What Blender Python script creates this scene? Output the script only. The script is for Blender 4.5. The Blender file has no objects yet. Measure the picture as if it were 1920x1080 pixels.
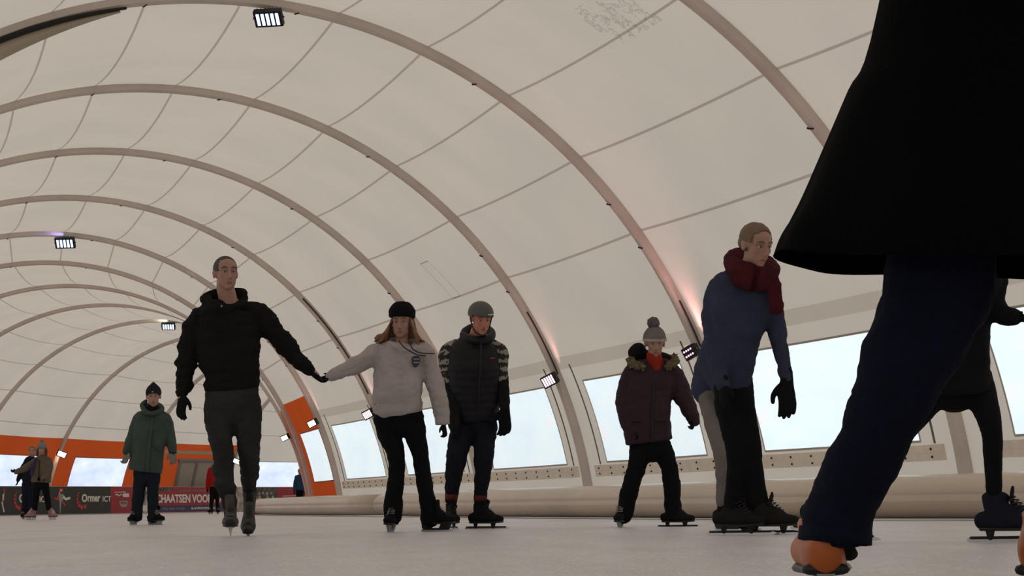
import bpy, bmesh, math, random
from mathutils import Vector, Matrix, noise
random.seed(7)
PI = math.pi
C = bpy.context.scene.collection
V = Vector

# ------------------------------------------------------------------ helpers
def link(o):
    C.objects.link(o); return o

def srgb(r, g, b):
    f = lambda c: (c/255/12.92) if c/255 <= .04045 else ((c/255+.055)/1.055)**2.4
    return (f(r), f(g), f(b), 1)

MATS = {}
def mat(name, col, rough=.8, metal=0, bump=0, bscale=60, vary=0, vscale=6, emit=None, estr=1, spec=.3, sheen=0):
    if name in MATS: return MATS[name]
    m = bpy.data.materials.new(name); m.use_nodes = True
    nt = m.node_tree; b = nt.nodes['Principled BSDF']
    b.inputs['Base Color'].default_value = col
    b.inputs['Roughness'].default_value = rough
    b.inputs['Metallic'].default_value = metal
    b.inputs['Specular IOR Level'].default_value = spec
    if sheen: b.inputs['Sheen Weight'].default_value = sheen
    tc = nt.nodes.new('ShaderNodeTexCoord')
    if vary:
        n = nt.nodes.new('ShaderNodeTexNoise'); n.inputs['Scale'].default_value = vscale; n.inputs['Detail'].default_value = 4
        nt.links.new(tc.outputs['Object'], n.inputs['Vector'])
        r = nt.nodes.new('ShaderNodeMapRange'); r.inputs[1].default_value = .3; r.inputs[2].default_value = .7
        r.inputs[3].default_value = 1-vary; r.inputs[4].default_value = 1+vary
        nt.links.new(n.outputs[0], r.inputs[0])
        mx = nt.nodes.new('ShaderNodeVectorMath'); mx.operation = 'SCALE'
        mx.inputs[0].default_value = col[:3]
        nt.links.new(r.outputs[0], mx.inputs['Scale']); nt.links.new(mx.outputs[0], b.inputs['Base Color'])
    if bump:
        n = nt.nodes.new('ShaderNodeTexNoise'); n.inputs['Scale'].default_value = bscale; n.inputs['Detail'].default_value = 3
        nt.links.new(tc.outputs['Object'], n.inputs['Vector'])
        bp = nt.nodes.new('ShaderNodeBump'); bp.inputs['Strength'].default_value = bump; bp.inputs['Distance'].default_value = .01
        nt.links.new(n.outputs[0], bp.inputs['Height']); nt.links.new(bp.outputs[0], b.inputs['Normal'])
    if emit:
        b.inputs['Emission Color'].default_value = emit; b.inputs['Emission Strength'].default_value = estr
    MATS[name] = m
    return m

def finish(name, me, material=None, parent=None, smooth=False, origin=None):
    """link a mesh as ONE object; vertices are given in world coordinates, origin moves there"""
    if origin is None and parent is not None: origin = parent['_o'] if '_o' in parent else None
    if isinstance(origin, (list, tuple)) or hasattr(origin, 'to_list'): origin = V(list(origin))
    if origin is not None:
        me.transform(Matrix.Translation(-V(origin)))
    o = bpy.data.objects.new(name, me); link(o)
    ms = material if isinstance(material, (list, tuple)) else [material]
    if len(me.materials) == 0:
        for m in ms:
            if m: me.materials.append(m)
    if smooth:
        me.polygons.foreach_set('use_smooth', [True]*len(me.polygons))
    if parent is not None:
        o.parent = parent                                # parent sits at the same origin
    elif origin is not None:
        o.location = origin
    return o

ORG = {}
def root_empty(name, loc):
    o = bpy.data.objects.new(name, None); link(o); o.location = loc; ORG[o.name] = V(loc)
    o.empty_display_size = .2
    return o
def part(name, bm, material, parent, smooth=False):
    me = bpy.data.meshes.new(name); bm.normal_update(); bm.to_mesh(me); bm.free()
    return partme(name, me, material, parent, smooth)
def partme(name, me, material, parent, smooth=False):
    o = finish(name, me, material, None, smooth, origin=ORG[parent.name])
    o.parent = parent; o.location = (0, 0, 0); ORG[o.name] = ORG[parent.name]
    return o
def solo(name, bm, material, loc, smooth=False):
    me = bpy.data.meshes.new(name); bm.normal_update(); bm.to_mesh(me); bm.free()
    o = finish(name, me, material, None, smooth, origin=V(loc)); ORG[o.name] = V(loc)
    return o
def tag(o, label=None, cat=None, group=None, kind=None):
    if label: o['label'] = label
    if cat: o['category'] = cat
    if group: o['group'] = group
    if kind: o['kind'] = kind
    return o

def box(bm, M, sx, sy, sz, c=(0, 0, 0), bevel=0):
    r = bmesh.ops.create_cube(bm, size=1)
    vs = r['verts']
    bmesh.ops.scale(bm, vec=(sx, sy, sz), verts=vs)
    bmesh.ops.translate(bm, vec=c, verts=vs)
    if bevel:
        es = list({e for v in vs for e in v.link_edges})
        rr = bmesh.ops.bevel(bm, geom=es, offset=bevel, segments=2, affect='EDGES', profile=.6)
        vs = list({v for f in rr['faces'] for v in f.verts} | {v for v in vs if v.is_valid})
    bmesh.ops.transform(bm, matrix=M, verts=vs)
    return vs

def cat(pts, n):
    """Catmull-Rom resample of a list of tuples"""
    out = []
    k = len(pts)
    if k == 2:
        return [tuple(a+(b-a)*i/n for a, b in zip(pts[0], pts[1])) for i in range(n+1)]
    for i in range(k-1):
        p0 = pts[max(i-1, 0)]; p1 = pts[i]; p2 = pts[i+1]; p3 = pts[min(i+2, k-1)]
        for j in range(n):
            t = j/n; t2 = t*t; t3 = t2*t
            out.append(tuple(.5*((2*b)+(-a+c)*t+(2*a-5*b+4*c-d)*t2+(-a+3*b-3*c+d)*t3) for a, b, c, d in zip(p0, p1, p2, p3)))
    out.append(tuple(pts[-1]))
    return out

def chain(bm, pts, rad, side=V((1, 0, 0)), seg=16, n=4, caps=(1, 1), sq=2.0):
    """tapered elliptical tube through pts; rad = scalars or (a, b): a along side, b across"""
    rr = [(r, r) if not isinstance(r, (tuple, list)) else r for r in rad]
    rows = cat([(*p, *r) for p, r in zip(pts, rr)], n)
    P = [V(r[:3]) for r in rows]; R = [(max(r[3], 1e-4), max(r[4], 1e-4)) for r in rows]
    T = []
    for i in range(len(P)):
        d = P[min(i+1, len(P)-1)]-P[max(i-1, 0)]
        T.append(d.normalized() if d.length > 1e-9 else V((0, 0, 1)))
    rings = []
    def ring(p, t, a, b):
        u = side-t*side.dot(t)
        if u.length < 1e-3:
            u = V((0, 1, 0))-t*t.y
        u.normalize(); w = t.cross(u)
        vs = []
        for k in range(seg):
            an = 2*PI*k/seg; c, s = math.cos(an), math.sin(an)
            e = 2/sq
            c2 = math.copysign(abs(c)**e, c); s2 = math.copysign(abs(s)**e, s)
            vs.append(bm.verts.new(p+u*(a*c2)+w*(b*s2)))
        rings.append(vs)
    if caps[0]:
        r = min(R[0])*caps[0]
        for ph in (80, 60, 35):
            s, c = math.sin(math.radians(ph)), math.cos(math.radians(ph))
            ring(P[0]-T[0]*r*s, T[0], R[0][0]*c, R[0][1]*c)
    for p, t, (a, b) in zip(P, T, R): ring(p, t, a, b)
    if caps[1]:
        r = min(R[-1])*caps[1]
        for ph in (35, 60, 80):
            s, c = math.sin(math.radians(ph)), math.cos(math.radians(ph))
            ring(P[-1]+T[-1]*r*s, T[-1], R[-1][0]*c, R[-1][1]*c)
    for a, b in zip(rings[:-1], rings[1:]):
        for k in range(seg):
            bm.faces.new((a[k], a[(k+1) % seg], b[(k+1) % seg], b[k]))
    bm.faces.new(list(reversed(rings[0]))); bm.faces.new(rings[-1])

def ell(bm, M, c, r, seg=20):
    res = bmesh.ops.create_uvsphere(bm, u_segments=seg, v_segments=max(8, seg*2//3), radius=1)
    vs = res['verts']
    bmesh.ops.scale(bm, vec=r, verts=vs); bmesh.ops.translate(bm, vec=c, verts=vs)
    bmesh.ops.transform(bm, matrix=M, verts=vs)
    return vs

def remesh(bm, voxel, smooth=2, amp=0, freq=(8, 8, 15), seed=0, sf=.5):
    """fuse overlapping closed shells into one continuous surface, relax it, add cloth folds"""
    me = bpy.data.meshes.new('tmp'); bm.normal_update(); bm.to_mesh(me); bm.free()
    o = bpy.data.objects.new('tmp', me); link(o)
    m = o.modifiers.new('r', 'REMESH'); m.mode = 'VOXEL'; m.voxel_size = voxel
    if smooth:
        s = o.modifiers.new('s', 'SMOOTH'); s.iterations = smooth; s.factor = sf
    dg = bpy.context.evaluated_depsgraph_get()
    out = bpy.data.meshes.new_from_object(o.evaluated_get(dg))
    bpy.data.objects.remove(o); bpy.data.meshes.remove(me)
    if amp:
        off = V((seed*3.1, seed*1.7, seed*.9))
        b2 = bmesh.new(); b2.from_mesh(out); b2.normal_update()
        for v in b2.verts:
            q = V((v.co.x*freq[0], v.co.y*freq[1], v.co.z*freq[2]))+off
            d = noise.noise(q)+.45*noise.noise(q*2.3)
            d2 = 1-abs(noise.noise(q*.7+V((9, 2, 4))))*2.2
            d3 = abs(noise.noise(V((q.x*1.6+q.y, q.y*1.3, q.z*1.9))+V((4, 4, 1))))
            v.co += v.normal*amp*(d*.7+d2*.5-.3-.9*max(0, .16-d3)/.16*.35)
        b2.to_mesh(out); b2.free()
    return out

# ------------------------------------------------------------------ camera
FPX, PITCH, ROLL, HC = 4600.0, .08763, .01385, .19
cp, sp, cr, sr = math.cos(PITCH), math.sin(PITCH), math.cos(ROLL), math.sin(ROLL)
fwd = V((0, cp, sp)); up0 = V((0, -sp, cp)); rt0 = V((1, 0, 0))
rt = rt0*cr-up0*sr; up = rt0*sr+up0*cr
cam = bpy.data.objects.new('camera', bpy.data.cameras.new('camera')); link(cam)
M = Matrix((rt, up, -fwd)).transposed().to_4x4(); M.translation = V((0, 0, HC))
cam.matrix_world = M
cam.data.sensor_width = 36; cam.data.lens = 36*FPX/1920
cam.data.clip_start = .05; cam.data.clip_end = 1000
bpy.context.scene.camera = cam
def unproj(px, py, Y):
    """point of the place seen at (px, py) of the photograph, at distance Y down the rink"""
    d = fwd+rt*((px-960)/FPX)+up*((540-py)/FPX)
    return V((0, 0, HC))+d*(Y/d.y)
def PPM(Y): return FPX/(Y*1.0)

# ------------------------------------------------------------------ the tent: arched halls round the bend
FR = [(-1.728, 23.534, -0.3019), (-3.61, 29.912, -0.2722), (-5.354, 36.329, -0.2585), (-7.09, 42.749, -0.2696), (-8.882, 49.153, -0.276), (-10.583, 55.582, -0.2415), (-11.85, 62.11, -0.1418), (-12.503, 68.728, -0.0549), (-12.563, 75.377, 0.0366), (-11.965, 82.0, 0.1435), (-10.671, 88.523, 0.2482), (-8.724, 94.882, 0.3461), (-6.172, 101.023, 0.4415), (-3.047, 106.893, 0.5369), (0.623, 112.438, 0.6323), (4.805, 117.609, 0.7277)]
BACK = 5
for k in range(1, BACK+1):
    x, y, th = FR[0]; tn = (-.3019, -.20, -.10, 0, .06)[k-1]
    FR.insert(0, (x-6.65*math.sin((th+tn)/2), y-6.65*math.cos((th+tn)/2), tn))
NA = len(FR)          # arch index i in FR <-> station u = i-BACK
HA, HB, PWR, ZOFF = 6.8468, 7.2007, 2/2.0074, .6812
def prof(t):
    c, s = math.cos(t), math.sin(t)
    return HA*math.copysign(abs(c)**PWR, c), HB*abs(s)**PWR-ZOFF
def tz(z): return math.asin(((z+ZOFF)/HB)**(1/PWR))       # arch angle where the cover is z metres above the ice
def arch_pt(i, t, inset=0):
    x, y, th = FR[i]; px, pz = prof(t)
    e = 1e-3; ax, az = prof(t-e); bx, bz = prof(t+e)
    dx, dz = bx-ax, bz-az; l = math.hypot(dx, dz) or 1
    nx, nz = -dz/l, dx/l                               # inward normal of the profile
    if nx*px+nz*(pz+ZOFF) > 0: nx, nz = -nx, -nz
    px += nx*inset; pz += nz*inset
    return V((x+px*math.cos(th), y-px*math.sin(th), pz))
def cover(u, t, inset=0):
    u += BACK
    i = max(0, min(int(math.floor(u+1e-6)), NA-2)); w = u-i
    st = abs(math.sin(t))
    sag = (.04+.13*st**2)*4*w*(1-w)
    return arch_pt(i, t, sag+inset).lerp(arch_pt(i+1, t, sag+inset), w)

T0 = tz(-.02) if True else 0
T_OR = tz(2.80)
T_WT, T_WB = tz(2.03), tz(.80)          # inner side windows
T_LT, T_LB = tz(2.15), tz(1.02)         # outer side windows
T_BT, T_BB = tz(2.42), tz(2.24)         # overlap band of the cover

def membrane(name, col_a, col_b, seams=True):
    m = bpy.data.materials.new(name); m.use_nodes = True; nt = m.node_tree
    for n in list(nt.nodes): nt.nodes.remove(n)
    N = nt.nodes.new; L = nt.links.new
    out = N('ShaderNodeOutputMaterial'); uv = N('ShaderNodeUVMap'); uv.uv_map = 'UVMap'
    sep = N('ShaderNodeSeparateXYZ'); L(uv.outputs[0], sep.inputs[0])
    U, T = sep.outputs[0], sep.outputs[1]
    def math_(op, a, b=None, c=None):
        n = N('ShaderNodeMath'); n.operation = op
        for k, x in enumerate((a, b, c)):
            if x is None: continue
            if isinstance(x, (int, float)): n.inputs[k].default_value = x
            else: L(x, n.inputs[k])
        return n.outputs[0]
    def mixc(f, a, b):
        n = N('ShaderNodeMix'); n.data_type = 'RGBA'
        if isinstance(f, (int, float)): n.inputs[0].default_value = f
        else: L(f, n.inputs[0])
        for k, x in ((6, a), (7, b)):
            if isinstance(x, tuple): n.inputs[k].default_value = x
            else: L(x, n.inputs[k])
        return n.outputs[2]
    tc = N('ShaderNodeTexCoord')
    n1 = N('ShaderNodeTexNoise'); n1.inputs['Scale'].default_value = .6; n1.inputs['Detail'].default_value = 5; L(tc.outputs['Object'], n1.inputs['Vector'])
    col = mixc(math_('MULTIPLY', math_('SUBTRACT', n1.outputs[0], .35), 2.2), col_a, col_b)
    n2 = N('ShaderNodeTexNoise'); n2.inputs['Scale'].default_value = 3.5; n2.inputs['Detail'].default_value = 8; n2.inputs['Roughness'].default_value = .7; L(tc.outputs['Object'], n2.inputs['Vector'])
    spots = math_('MULTIPLY', math_('GREATER_THAN', n2.outputs[0], .705), .16)
    col = mixc(spots, col, (.13, .11, .08, 1))
    if seams:
        v = math_('DIVIDE', math_('SUBTRACT', T, .6468), .1744)
        fr = math_('ABSOLUTE', math_('SUBTRACT', math_('FRACT', math_('ADD', v, .5)), .5))
        mask = math_('MULTIPLY', math_('LESS_THAN', fr, .014), .75)
        mask = math_('MULTIPLY', mask, math_('GREATER_THAN', T, .43)); mask = math_('MULTIPLY', mask, math_('LESS_THAN', T, 2.72))
        col = mixc(mask, col, (.27, .205, .17, 1))
        # mould round the second arch from the camera
        n3 = N('ShaderNodeTexNoise'); n3.inputs['Scale'].default_value = 2.6; n3.inputs['Detail'].default_value = 9; n3.inputs['Roughness'].default_value = .75
        L(tc.outputs['Object'], n3.inputs['Vector'])
        ridge = math_('LESS_THAN', math_('ABSOLUTE', math_('SUBTRACT', n3.outputs[0], .5)), .008)
        mu = math_('LESS_THAN', math_('ABSOLUTE', math_('SUBTRACT', U, .24)), .10)
        mt = math_('LESS_THAN', math_('ABSOLUTE', math_('SUBTRACT', T, 1.03)), .05)
        col = mixc(math_('MULTIPLY', math_('MULTIPLY', ridge, .62), math_('MULTIPLY', mu, mt)), col, (.07, .065, .04, 1))
        # welded repair patch: thin outline
        du = math_('DIVIDE', math_('ABSOLUTE', math_('SUBTRACT', math_('SUBTRACT', U, 2.465), math_('MULTIPLY', math_('SUBTRACT', T, .70), .3))), .040)
        dt = math_('DIVIDE', math_('ABSOLUTE', math_('SUBTRACT', T, .703)), .057)
        mx = math_('MAXIMUM', du, dt)
        pm = math_('MULTIPLY', math_('LESS_THAN', mx, 1), math_('GREATER_THAN', math_('MAXIMUM', math_('ADD', du, 0), math_('SUBTRACT', dt, .02)), .93))
        col = mixc(math_('MULTIPLY', pm, .75), col, (.2, .14, .11, 1))
    dif = N('ShaderNodeBsdfDiffuse'); tr = N('ShaderNodeBsdfTranslucent'); L(col, dif.inputs[0]); L(col, tr.inputs[0])
    bpn = N('ShaderNodeBump'); bpn.inputs['Strength'].default_value = .25; bpn.inputs['Distance'].default_value = .05
    L(n1.outputs[0], bpn.inputs['Height']); L(bpn.outputs[0], dif.inputs['Normal'])
    mixs = N('ShaderNodeMixShader'); mixs.inputs[0].default_value = TRANS
    L(dif.outputs[0], mixs.inputs[1]); L(tr.outputs[0], mixs.inputs[2]); L(mixs.outputs[0], out.inputs[0])
    return m
TRANS = .62
M_CREAM = membrane('cover_cream', (.535, .466, .402, 1), (.485, .430, .372, 1))
M_WALL = membrane('cover_cream_wall', (.54, .475, .405, 1), (.49, .433, .372, 1), seams=False)
M_BAND = membrane('cover_overlap', (.44, .375, .31, 1), (.40, .345, .285, 1), seams=False)
M_ORANGE = membrane('cover_orange', (.40, .062, .014, 1), (.36, .055, .013, 1), seams=False)
M_ARCH = mat('arch_paint', (.58, .50, .45, 1), .6, vary=.08, vscale=2)
M_DARK = mat('dark_gap', (.02, .018, .016, 1), .8)

def ulist(a, b, cuts=()):
    s = set()
    for i in range(a, b):
        for k in range(8): s.add(round(i+k/8, 4))
        for c in cuts: s.add(round(i+c, 4))
    s.add(float(b))
    return sorted(s)
def tlist(a, b, cuts=(), step=.035):
    n = max(2, int((b-a)/step)); s = {round(a+(b-a)*k/n, 5) for k in range(n+1)}
    s |= {round(c, 5) for c in cuts if a < c < b}
    return sorted(s)

def sheet(name, us, ts, skip, matf, mats):
    bm = bmesh.new(); uvl = bm.loops.layers.uv.new('UVMap')
    g = {}
    for a, u in enumerate(us):
        for b, t in enumerate(ts): g[a, b] = bm.verts.new(cover(u, t))
    for a in range(len(us)-1):
        for b in range(len(ts)-1):
            uc, tcn = (us[a]+us[a+1])/2, (ts[b]+ts[b+1])/2
            if skip and skip(uc, tcn): continue
            f = bm.faces.new((g[a, b], g[a+1, b], g[a+1, b+1], g[a, b+1]))
            f.material_index = matf(uc, tcn); f.smooth = True
            for l, (x, y) in zip(f.loops, ((a, b), (a+1, b), (a+1, b+1), (a, b+1))): l[uvl].uv = (us[x], ts[y])
    me = bpy.data.meshes.new(name); bm.to_mesh(me); bm.free()
    for m in mats: me.materials.append(m)
    o = bpy.data.objects.new(name, me); link(o); tag(o, kind='structure')
    return o

UA, UB = -BACK, NA-1-BACK
W0, W1 = .15, .83          # window extent between arches, inner side
L0, L1 = .20, .83          # outer side
DU0, DU1 = 11.37, 11.77    # the door in the outer wall
def in_orange(u, side):
    return (5 < u < 8) if side == 'r' else (5 < u < 12)
def skip_r(u, t): return T_WB < t < T_WT and W0 < u % 1 < W1
def skip_l(u, t):
    tt = PI-t
    if 11 < u < 12: return False
    return T_LB < tt < T_LT and L0 < u % 1 < L1
sheet('ceiling', ulist(UA, UB), tlist(T_OR, PI-T_OR), None, lambda u, t: 0, [M_CREAM])
wr = sheet('wall_right', ulist(UA, UB, (W0, W1)), tlist(T0, T_OR, (T_WB, T_WT, T_BT, T_BB)), skip_r,
      lambda u, t: 1 if in_orange(u, 'r') else (2 if T_BB < t < T_BT else 0), [M_WALL, M_ORANGE, M_BAND])
wl = sheet('wall_left', ulist(UA, UB, (L0, L1, .37, .77)), tlist(PI-T_OR, PI-T0, (PI-T_LB, PI-T_LT, PI-T_LB+.2)), skip_l,
      lambda u, t: 1 if in_orange(u, 'l') else 0, [M_WALL, M_ORANGE])
# added unseen end sheets keep daylight out behind the camera and round the bend
for nm, i in (('added_wall_back', 0), ('added_wall_front', NA-1)):
    bm = bmesh.new(); c = bm.verts.new(V((FR[i][0], FR[i][1], 0)))
    vs = [bm.verts.new(arch_pt(i, t)) for t in tlist(T0, PI-T0, step=.1)]
    for a, b in zip(vs[:-1], vs[1:]): bm.faces.new((c, a, b))
    me = bpy.data.meshes.new(nm); bm.to_mesh(me); bm.free(); me.materials.append(M_WALL)
    o = bpy.data.objects.new(nm, me); link(o); tag(o, kind='structure')

# clear foil panes
def pane_mat(lilac=False):
    m = bpy.data.materials.new('clear_foil_lilac' if lilac else 'clear_foil'); m.use_nodes = True; nt = m.node_tree
    for n in list(nt.nodes): nt.nodes.remove(n)
    N = nt.nodes.new; L = nt.links.new
    out = N('ShaderNodeOutputMaterial'); tc = N('ShaderNodeTexCoord')
    n = N('ShaderNodeTexNoise'); n.inputs['Scale'].default_value = .9; n.inputs['Detail'].default_value = 4
    mp = N('ShaderNodeMapping'); mp.inputs['Scale'].default_value = (1, 1, 2.5); L(tc.outputs['Object'], mp.inputs[0]); L(mp.outputs[0], n.inputs['Vector'])
    rp = N('ShaderNodeValToRGB'); e = rp.color_ramp.elements
    e[0].position = .30; e[0].color = (.86, .93, .98, 1); e[1].position = .62; e[1].color = (.91, .985, 1, 1)
    x = e.new(.5); x.color = (.88, .97, 1, 1); x = e.new(.72); x.color = (.97, .93, .97, 1)
    if lilac:
        e[0].color = (.66, .74, .95, 1); e[1].color = (.80, .85, .98, 1); e[2].color = (.84, .90, 1, 1)
    L(n.outputs[0], rp.inputs[0])
    tp = N('ShaderNodeBsdfTransparent'); tl = N('ShaderNodeBsdfTranslucent'); L(rp.outputs[0], tp.inputs[0]); L(rp.outputs[0], tl.inputs[0])
    mx = N('ShaderNodeMixShader'); mx.inputs[0].default_value = .88; L(tp.outputs[0], mx.inputs[1]); L(tl.outputs[0], mx.inputs[2])
    gl = N('ShaderNodeBsdfGlossy'); gl.inputs['Roughness'].default_value = .15
    m2 = N('ShaderNodeMixShader'); m2.inputs[0].default_value = .04; L(mx.outputs[0], m2.inputs[1]); L(gl.outputs[0], m2.inputs[2])
    L(m2.outputs[0], out.inputs[0])
    return m
M_PANE = pane_mat(); M_PANEL = pane_mat(True)
M_TRIM = mat('window_welt', (.42, .36, .31, 1), .7)
M_KEDER = mat('keder_cord', (.16, .13, .11, 1), .7)
wn = [0]
def strip(bm, pts, w, nrm, th=.01):
    """flat raised strip of width w along pts lying on the cover"""
    prev = None
    for k, p in enumerate(pts):
        d = (pts[min(k+1, len(pts)-1)]-pts[max(k-1, 0)]).normalized()
        n = nrm[k]; s = d.cross(n).normalized()
        q = [bm.verts.new(p+s*(w/2)), bm.verts.new(p+s*(w/2)+n*th), bm.verts.new(p-s*(w/2)+n*th), bm.verts.new(p-s*(w/2))]
        if prev:
            for a in range(4): bm.faces.new((prev[a], prev[(a+1) % 4], q[(a+1) % 4], q[a]))
        else: bm.faces.new(q)
        prev = q
    bm.faces.new(list(reversed(prev)))
def cov_line(u0, t0, u1, t1, n=10):
    P = []; Nn = []
    for k in range(n+1):
        u = u0+(u1-u0)*k/n; t = t0+(t1-t0)*k/n
        p = cover(u, t); P.append(p); Nn.append((cover(u, t, .1)-p).normalized())
    return P, Nn
def window(i, a, b, ta, tb, orange):
    wn[0] += 1
    loc = cover(i+(a+b)/2, ta)
    bm = bmesh.new(); n = 8
    g = [[bm.verts.new(cover(i+a+(b-a)*x/n, ta+(tb-ta)*y/6)) for y in range(7)] for x in range(n+1)]
    for x in range(n):
        for y in range(6): bm.faces.new((g[x][y], g[x+1][y], g[x+1][y+1], g[x][y+1])).smooth = True
    o = solo('window_%d' % wn[0], bm, M_PANEL if ta > 1.6 else M_PANE, loc); tag(o, kind='structure')
    bm = bmesh.new()
    for q in ((i+a, ta, i+a, tb), (i+b, ta, i+b, tb), (i+a, ta, i+b, ta), (i+a, tb, i+b, tb)):
        P, Nn = cov_line(*q); strip(bm, P, .025, Nn, .006)
    part('window_frame', bm, M_ORANGE_TRIM if orange else M_TRIM, o)
M_ORANGE_TRIM = mat('window_welt_red', (.22, .035, .02, 1), .7)
for i in range(UA, UB):
    window(i, W0, W1, T_WB, T_WT, in_orange(i+.5, 'r'))
for i in list(range(7, 11))+[12, 13, 14]:
    window(i, L0, L1, PI-T_LB, PI-T_LT, in_orange(i+.5, 'l'))

# the double door in the outer orange wall
M_DOORF = mat('door_frame_grey', (.22, .20, .185, 1), .5)
M_DOOR = mat('door_leaf', (.36, .32, .265, 1), .6, vary=.05)
def door():
    A = cover(DU0, PI-tz(.02)); B = cover(DU1, PI-tz(.02)); At = cover(DU0, PI-T_LT); Bt = cover(DU1, PI-T_LT)
    bm = bmesh.new(); bm.faces.new([bm.verts.new(p) for p in (A, B, Bt, At)])
    loc = (A+B)/2
    n = (B-A).cross(At-A).normalized(); nin = n if n.y < 0 else -n
    r = bmesh.ops.extrude_face_region(bm, geom=bm.faces[:]); bmesh.ops.translate(bm, vec=nin*.05, verts=[g for g in r['geom'] if isinstance(g, bmesh.types.BMVert)])
    o = solo('door_1', bm, M_DOOR, loc); tag(o, kind='structure')
    def bar(p, q, w, name):
        bm = bmesh.new(); p = p+nin*.07; q = q+nin*.07
        chain(bm, [p, q], [(w/2, .05)]*2, side=(B-A).normalized() if abs((q-p).normalized().z) > .5 else V((0, 0, 1)), seg=4, n=1, caps=(0, 0))
        part(name, bm, M_DOORF, o)
    L = lambda f, g: A.lerp(B, f).lerp(At.lerp(Bt, f), g)
    bar(L(.02, 0), L(.02, 1), .28, 'door_frame'); bar(L(.98, 0), L(.98, 1), .28, 'door_frame'); bar(L(-.05, 1), L(1.05, 1), .16, 'door_frame')
    bar(L(.5, 0), L(.5, 1), .22, 'door_post')
    bm = bmesh.new()
    P, Nn = cov_line(11.0, PI-tz(2.48), 12.0, PI-tz(2.48), 10)
    strip(bm, P, .12, Nn, .06)
    q = solo('trim_1', bm, mat('cable_tray', (.42, .37, .31, 1), .5), P[5]); tag(q, kind='structure')
door()

# arches
ARCH_LABEL = {
 0: 'beige arch rib at upper right, running down behind the black coat',
 1: 'beige arch rib carrying the crown floodlight and ending behind the blue sweater skater',
 2: 'beige arch rib that reaches the ice between two windows, left of the purple coat child',
 3: 'beige arch rib that comes down behind the man in the grey helmet',
 4: 'beige arch rib that comes down behind the woman in the white hoodie',
 5: 'beige arch rib ending at the near edge of the orange inner wall panel',
 6: 'arch rib running down the middle of the orange inner wall panel',
 7: 'arch rib at the far edge of the orange inner wall panel',
 8: 'thin distant arch rib, the first to curve down to the left side',
 9: 'distant arch rib that carries the smallest crown floodlight',
 10: 'distant arch rib with a floodlight above the two girls by the boards',
 11: 'distant arch rib coming down behind the skater in the green coat',
 12: 'distant arch rib seen behind the legs of the man in black, beyond the door'}
for i in range(-1, 15):
    k = i+BACK
    bm = bmesh.new(); prev = None
    x, y, th = FR[k]; fw = V((math.sin(th), math.cos(th), 0))
    ts = tlist(T0, PI-T0, step=.03); hw, dp = .072, .12
    for t in ts:
        a, b = arch_pt(k, t, -.02), arch_pt(k, t, dp)
        a0, b0 = arch_pt(k, t, -.02), arch_pt(k, t, dp-.025)
        q = [bm.verts.new(v) for v in (a-fw*hw, b0-fw*hw, b-fw*(hw-.03), b+fw*(hw-.03), b0+fw*hw, a+fw*hw)]
        if prev:
            for j in range(6): bm.faces.new((prev[j], prev[(j+1) % 6], q[(j+1) % 6], q[j])).smooth = False
        else: bm.faces.new(q)
        prev = q
    bm.faces.new(list(reversed(prev)))
    bmesh.ops.recalc_face_normals(bm, faces=bm.faces[:])
    o = solo('arch_rib', bm, M_ARCH, arch_pt(k, T0))
    tag(o, ARCH_LABEL.get(i, 'beige arch rib of the tent hall outside the picture'), 'arch', group='arch ribs of the tent')
    if i <= 6:
        for t in (.62, .72, 1.06, 1.42, 1.70, 2.1):
            p = arch_pt(k, t, dp+.004); d = (arch_pt(k, t+.01, dp)-arch_pt(k, t-.01, dp)).normalized(); n = fw.cross(d)
            Mx = Matrix((fw, d, n)).transposed().to_4x4(); Mx.translation = p
            bm = bmesh.new(); box(bm, Mx @ Matrix.Rotation(.18, 4, 'Z'), .10, .016, .012, (.0, 0, 0)); box(bm, Mx, .03, .02, .014, (.05, .016, 0))
            part('joint_clip', bm, M_DARK, o)

# vertical keder cords beside the windows, and the bolted clamping rails under them (inner side)
M_RAIL = mat('rail_beige', (.78, .68, .57, 1), .6, vary=.06)
M_BOLT = mat('bolt_dark', (.03, .028, .025, 1), .4, metal=.5)
RAIL_AT = {-2: 'out of view', -1: 'at the right edge, behind the black dressed skater', 0: 'under the window right of the blue sweater skater',
           1: 'under the window behind the purple coat child', 2: 'under the window right of the man in the grey helmet',
           3: 'under the window behind the white hoodie woman', 4: 'under the window left of the white hoodie woman'}
for i in range(-2, 5):
    bm = bmesh.new(); tb, ta = tz(.76), tz(.59)
    tm = (ta+tb)/2
    for tt in (ta*.25+tb*.75, ta*.75+tb*.25):
        P, Nn = cov_line(i+.07, tt, i+.93, tt, 12); strip(bm, P, .085, Nn, .03)
    loc = P[6]
    o = solo('clamping_rail', bm, M_RAIL, loc)
    tag(o, 'beige bolted clamping rail '+RAIL_AT[i], 'rail', group='clamping rails under the inner windows')
    for tt in (ta*.25+tb*.75, ta*.75+tb*.25):
        for k in range(9):
            p = cover(i+.11+.78*k/8, tt, .035)
            bm = bmesh.new(); bmesh.ops.create_icosphere(bm, subdivisions=1, radius=.016, matrix=Matrix.Translation(p)); part('bolt', bm, M_BOLT, o)
    for q in (.10, .885):
        bm = bmesh.new(); P, Nn = cov_line(i+q, tz(.77), i+q, tz(2.3), 10); strip(bm, P, .03, Nn, .012)
        wn[0] += 0
        c = solo('keder_cord', bm, M_KEDER, P[0])
        tag(c, ('dark %s-side welt cord of the window ' % ('near' if q < .5 else 'far'))+RAIL_AT[i].replace('under the window ', ''), 'cord', group='welt cords beside the inner windows')

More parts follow.
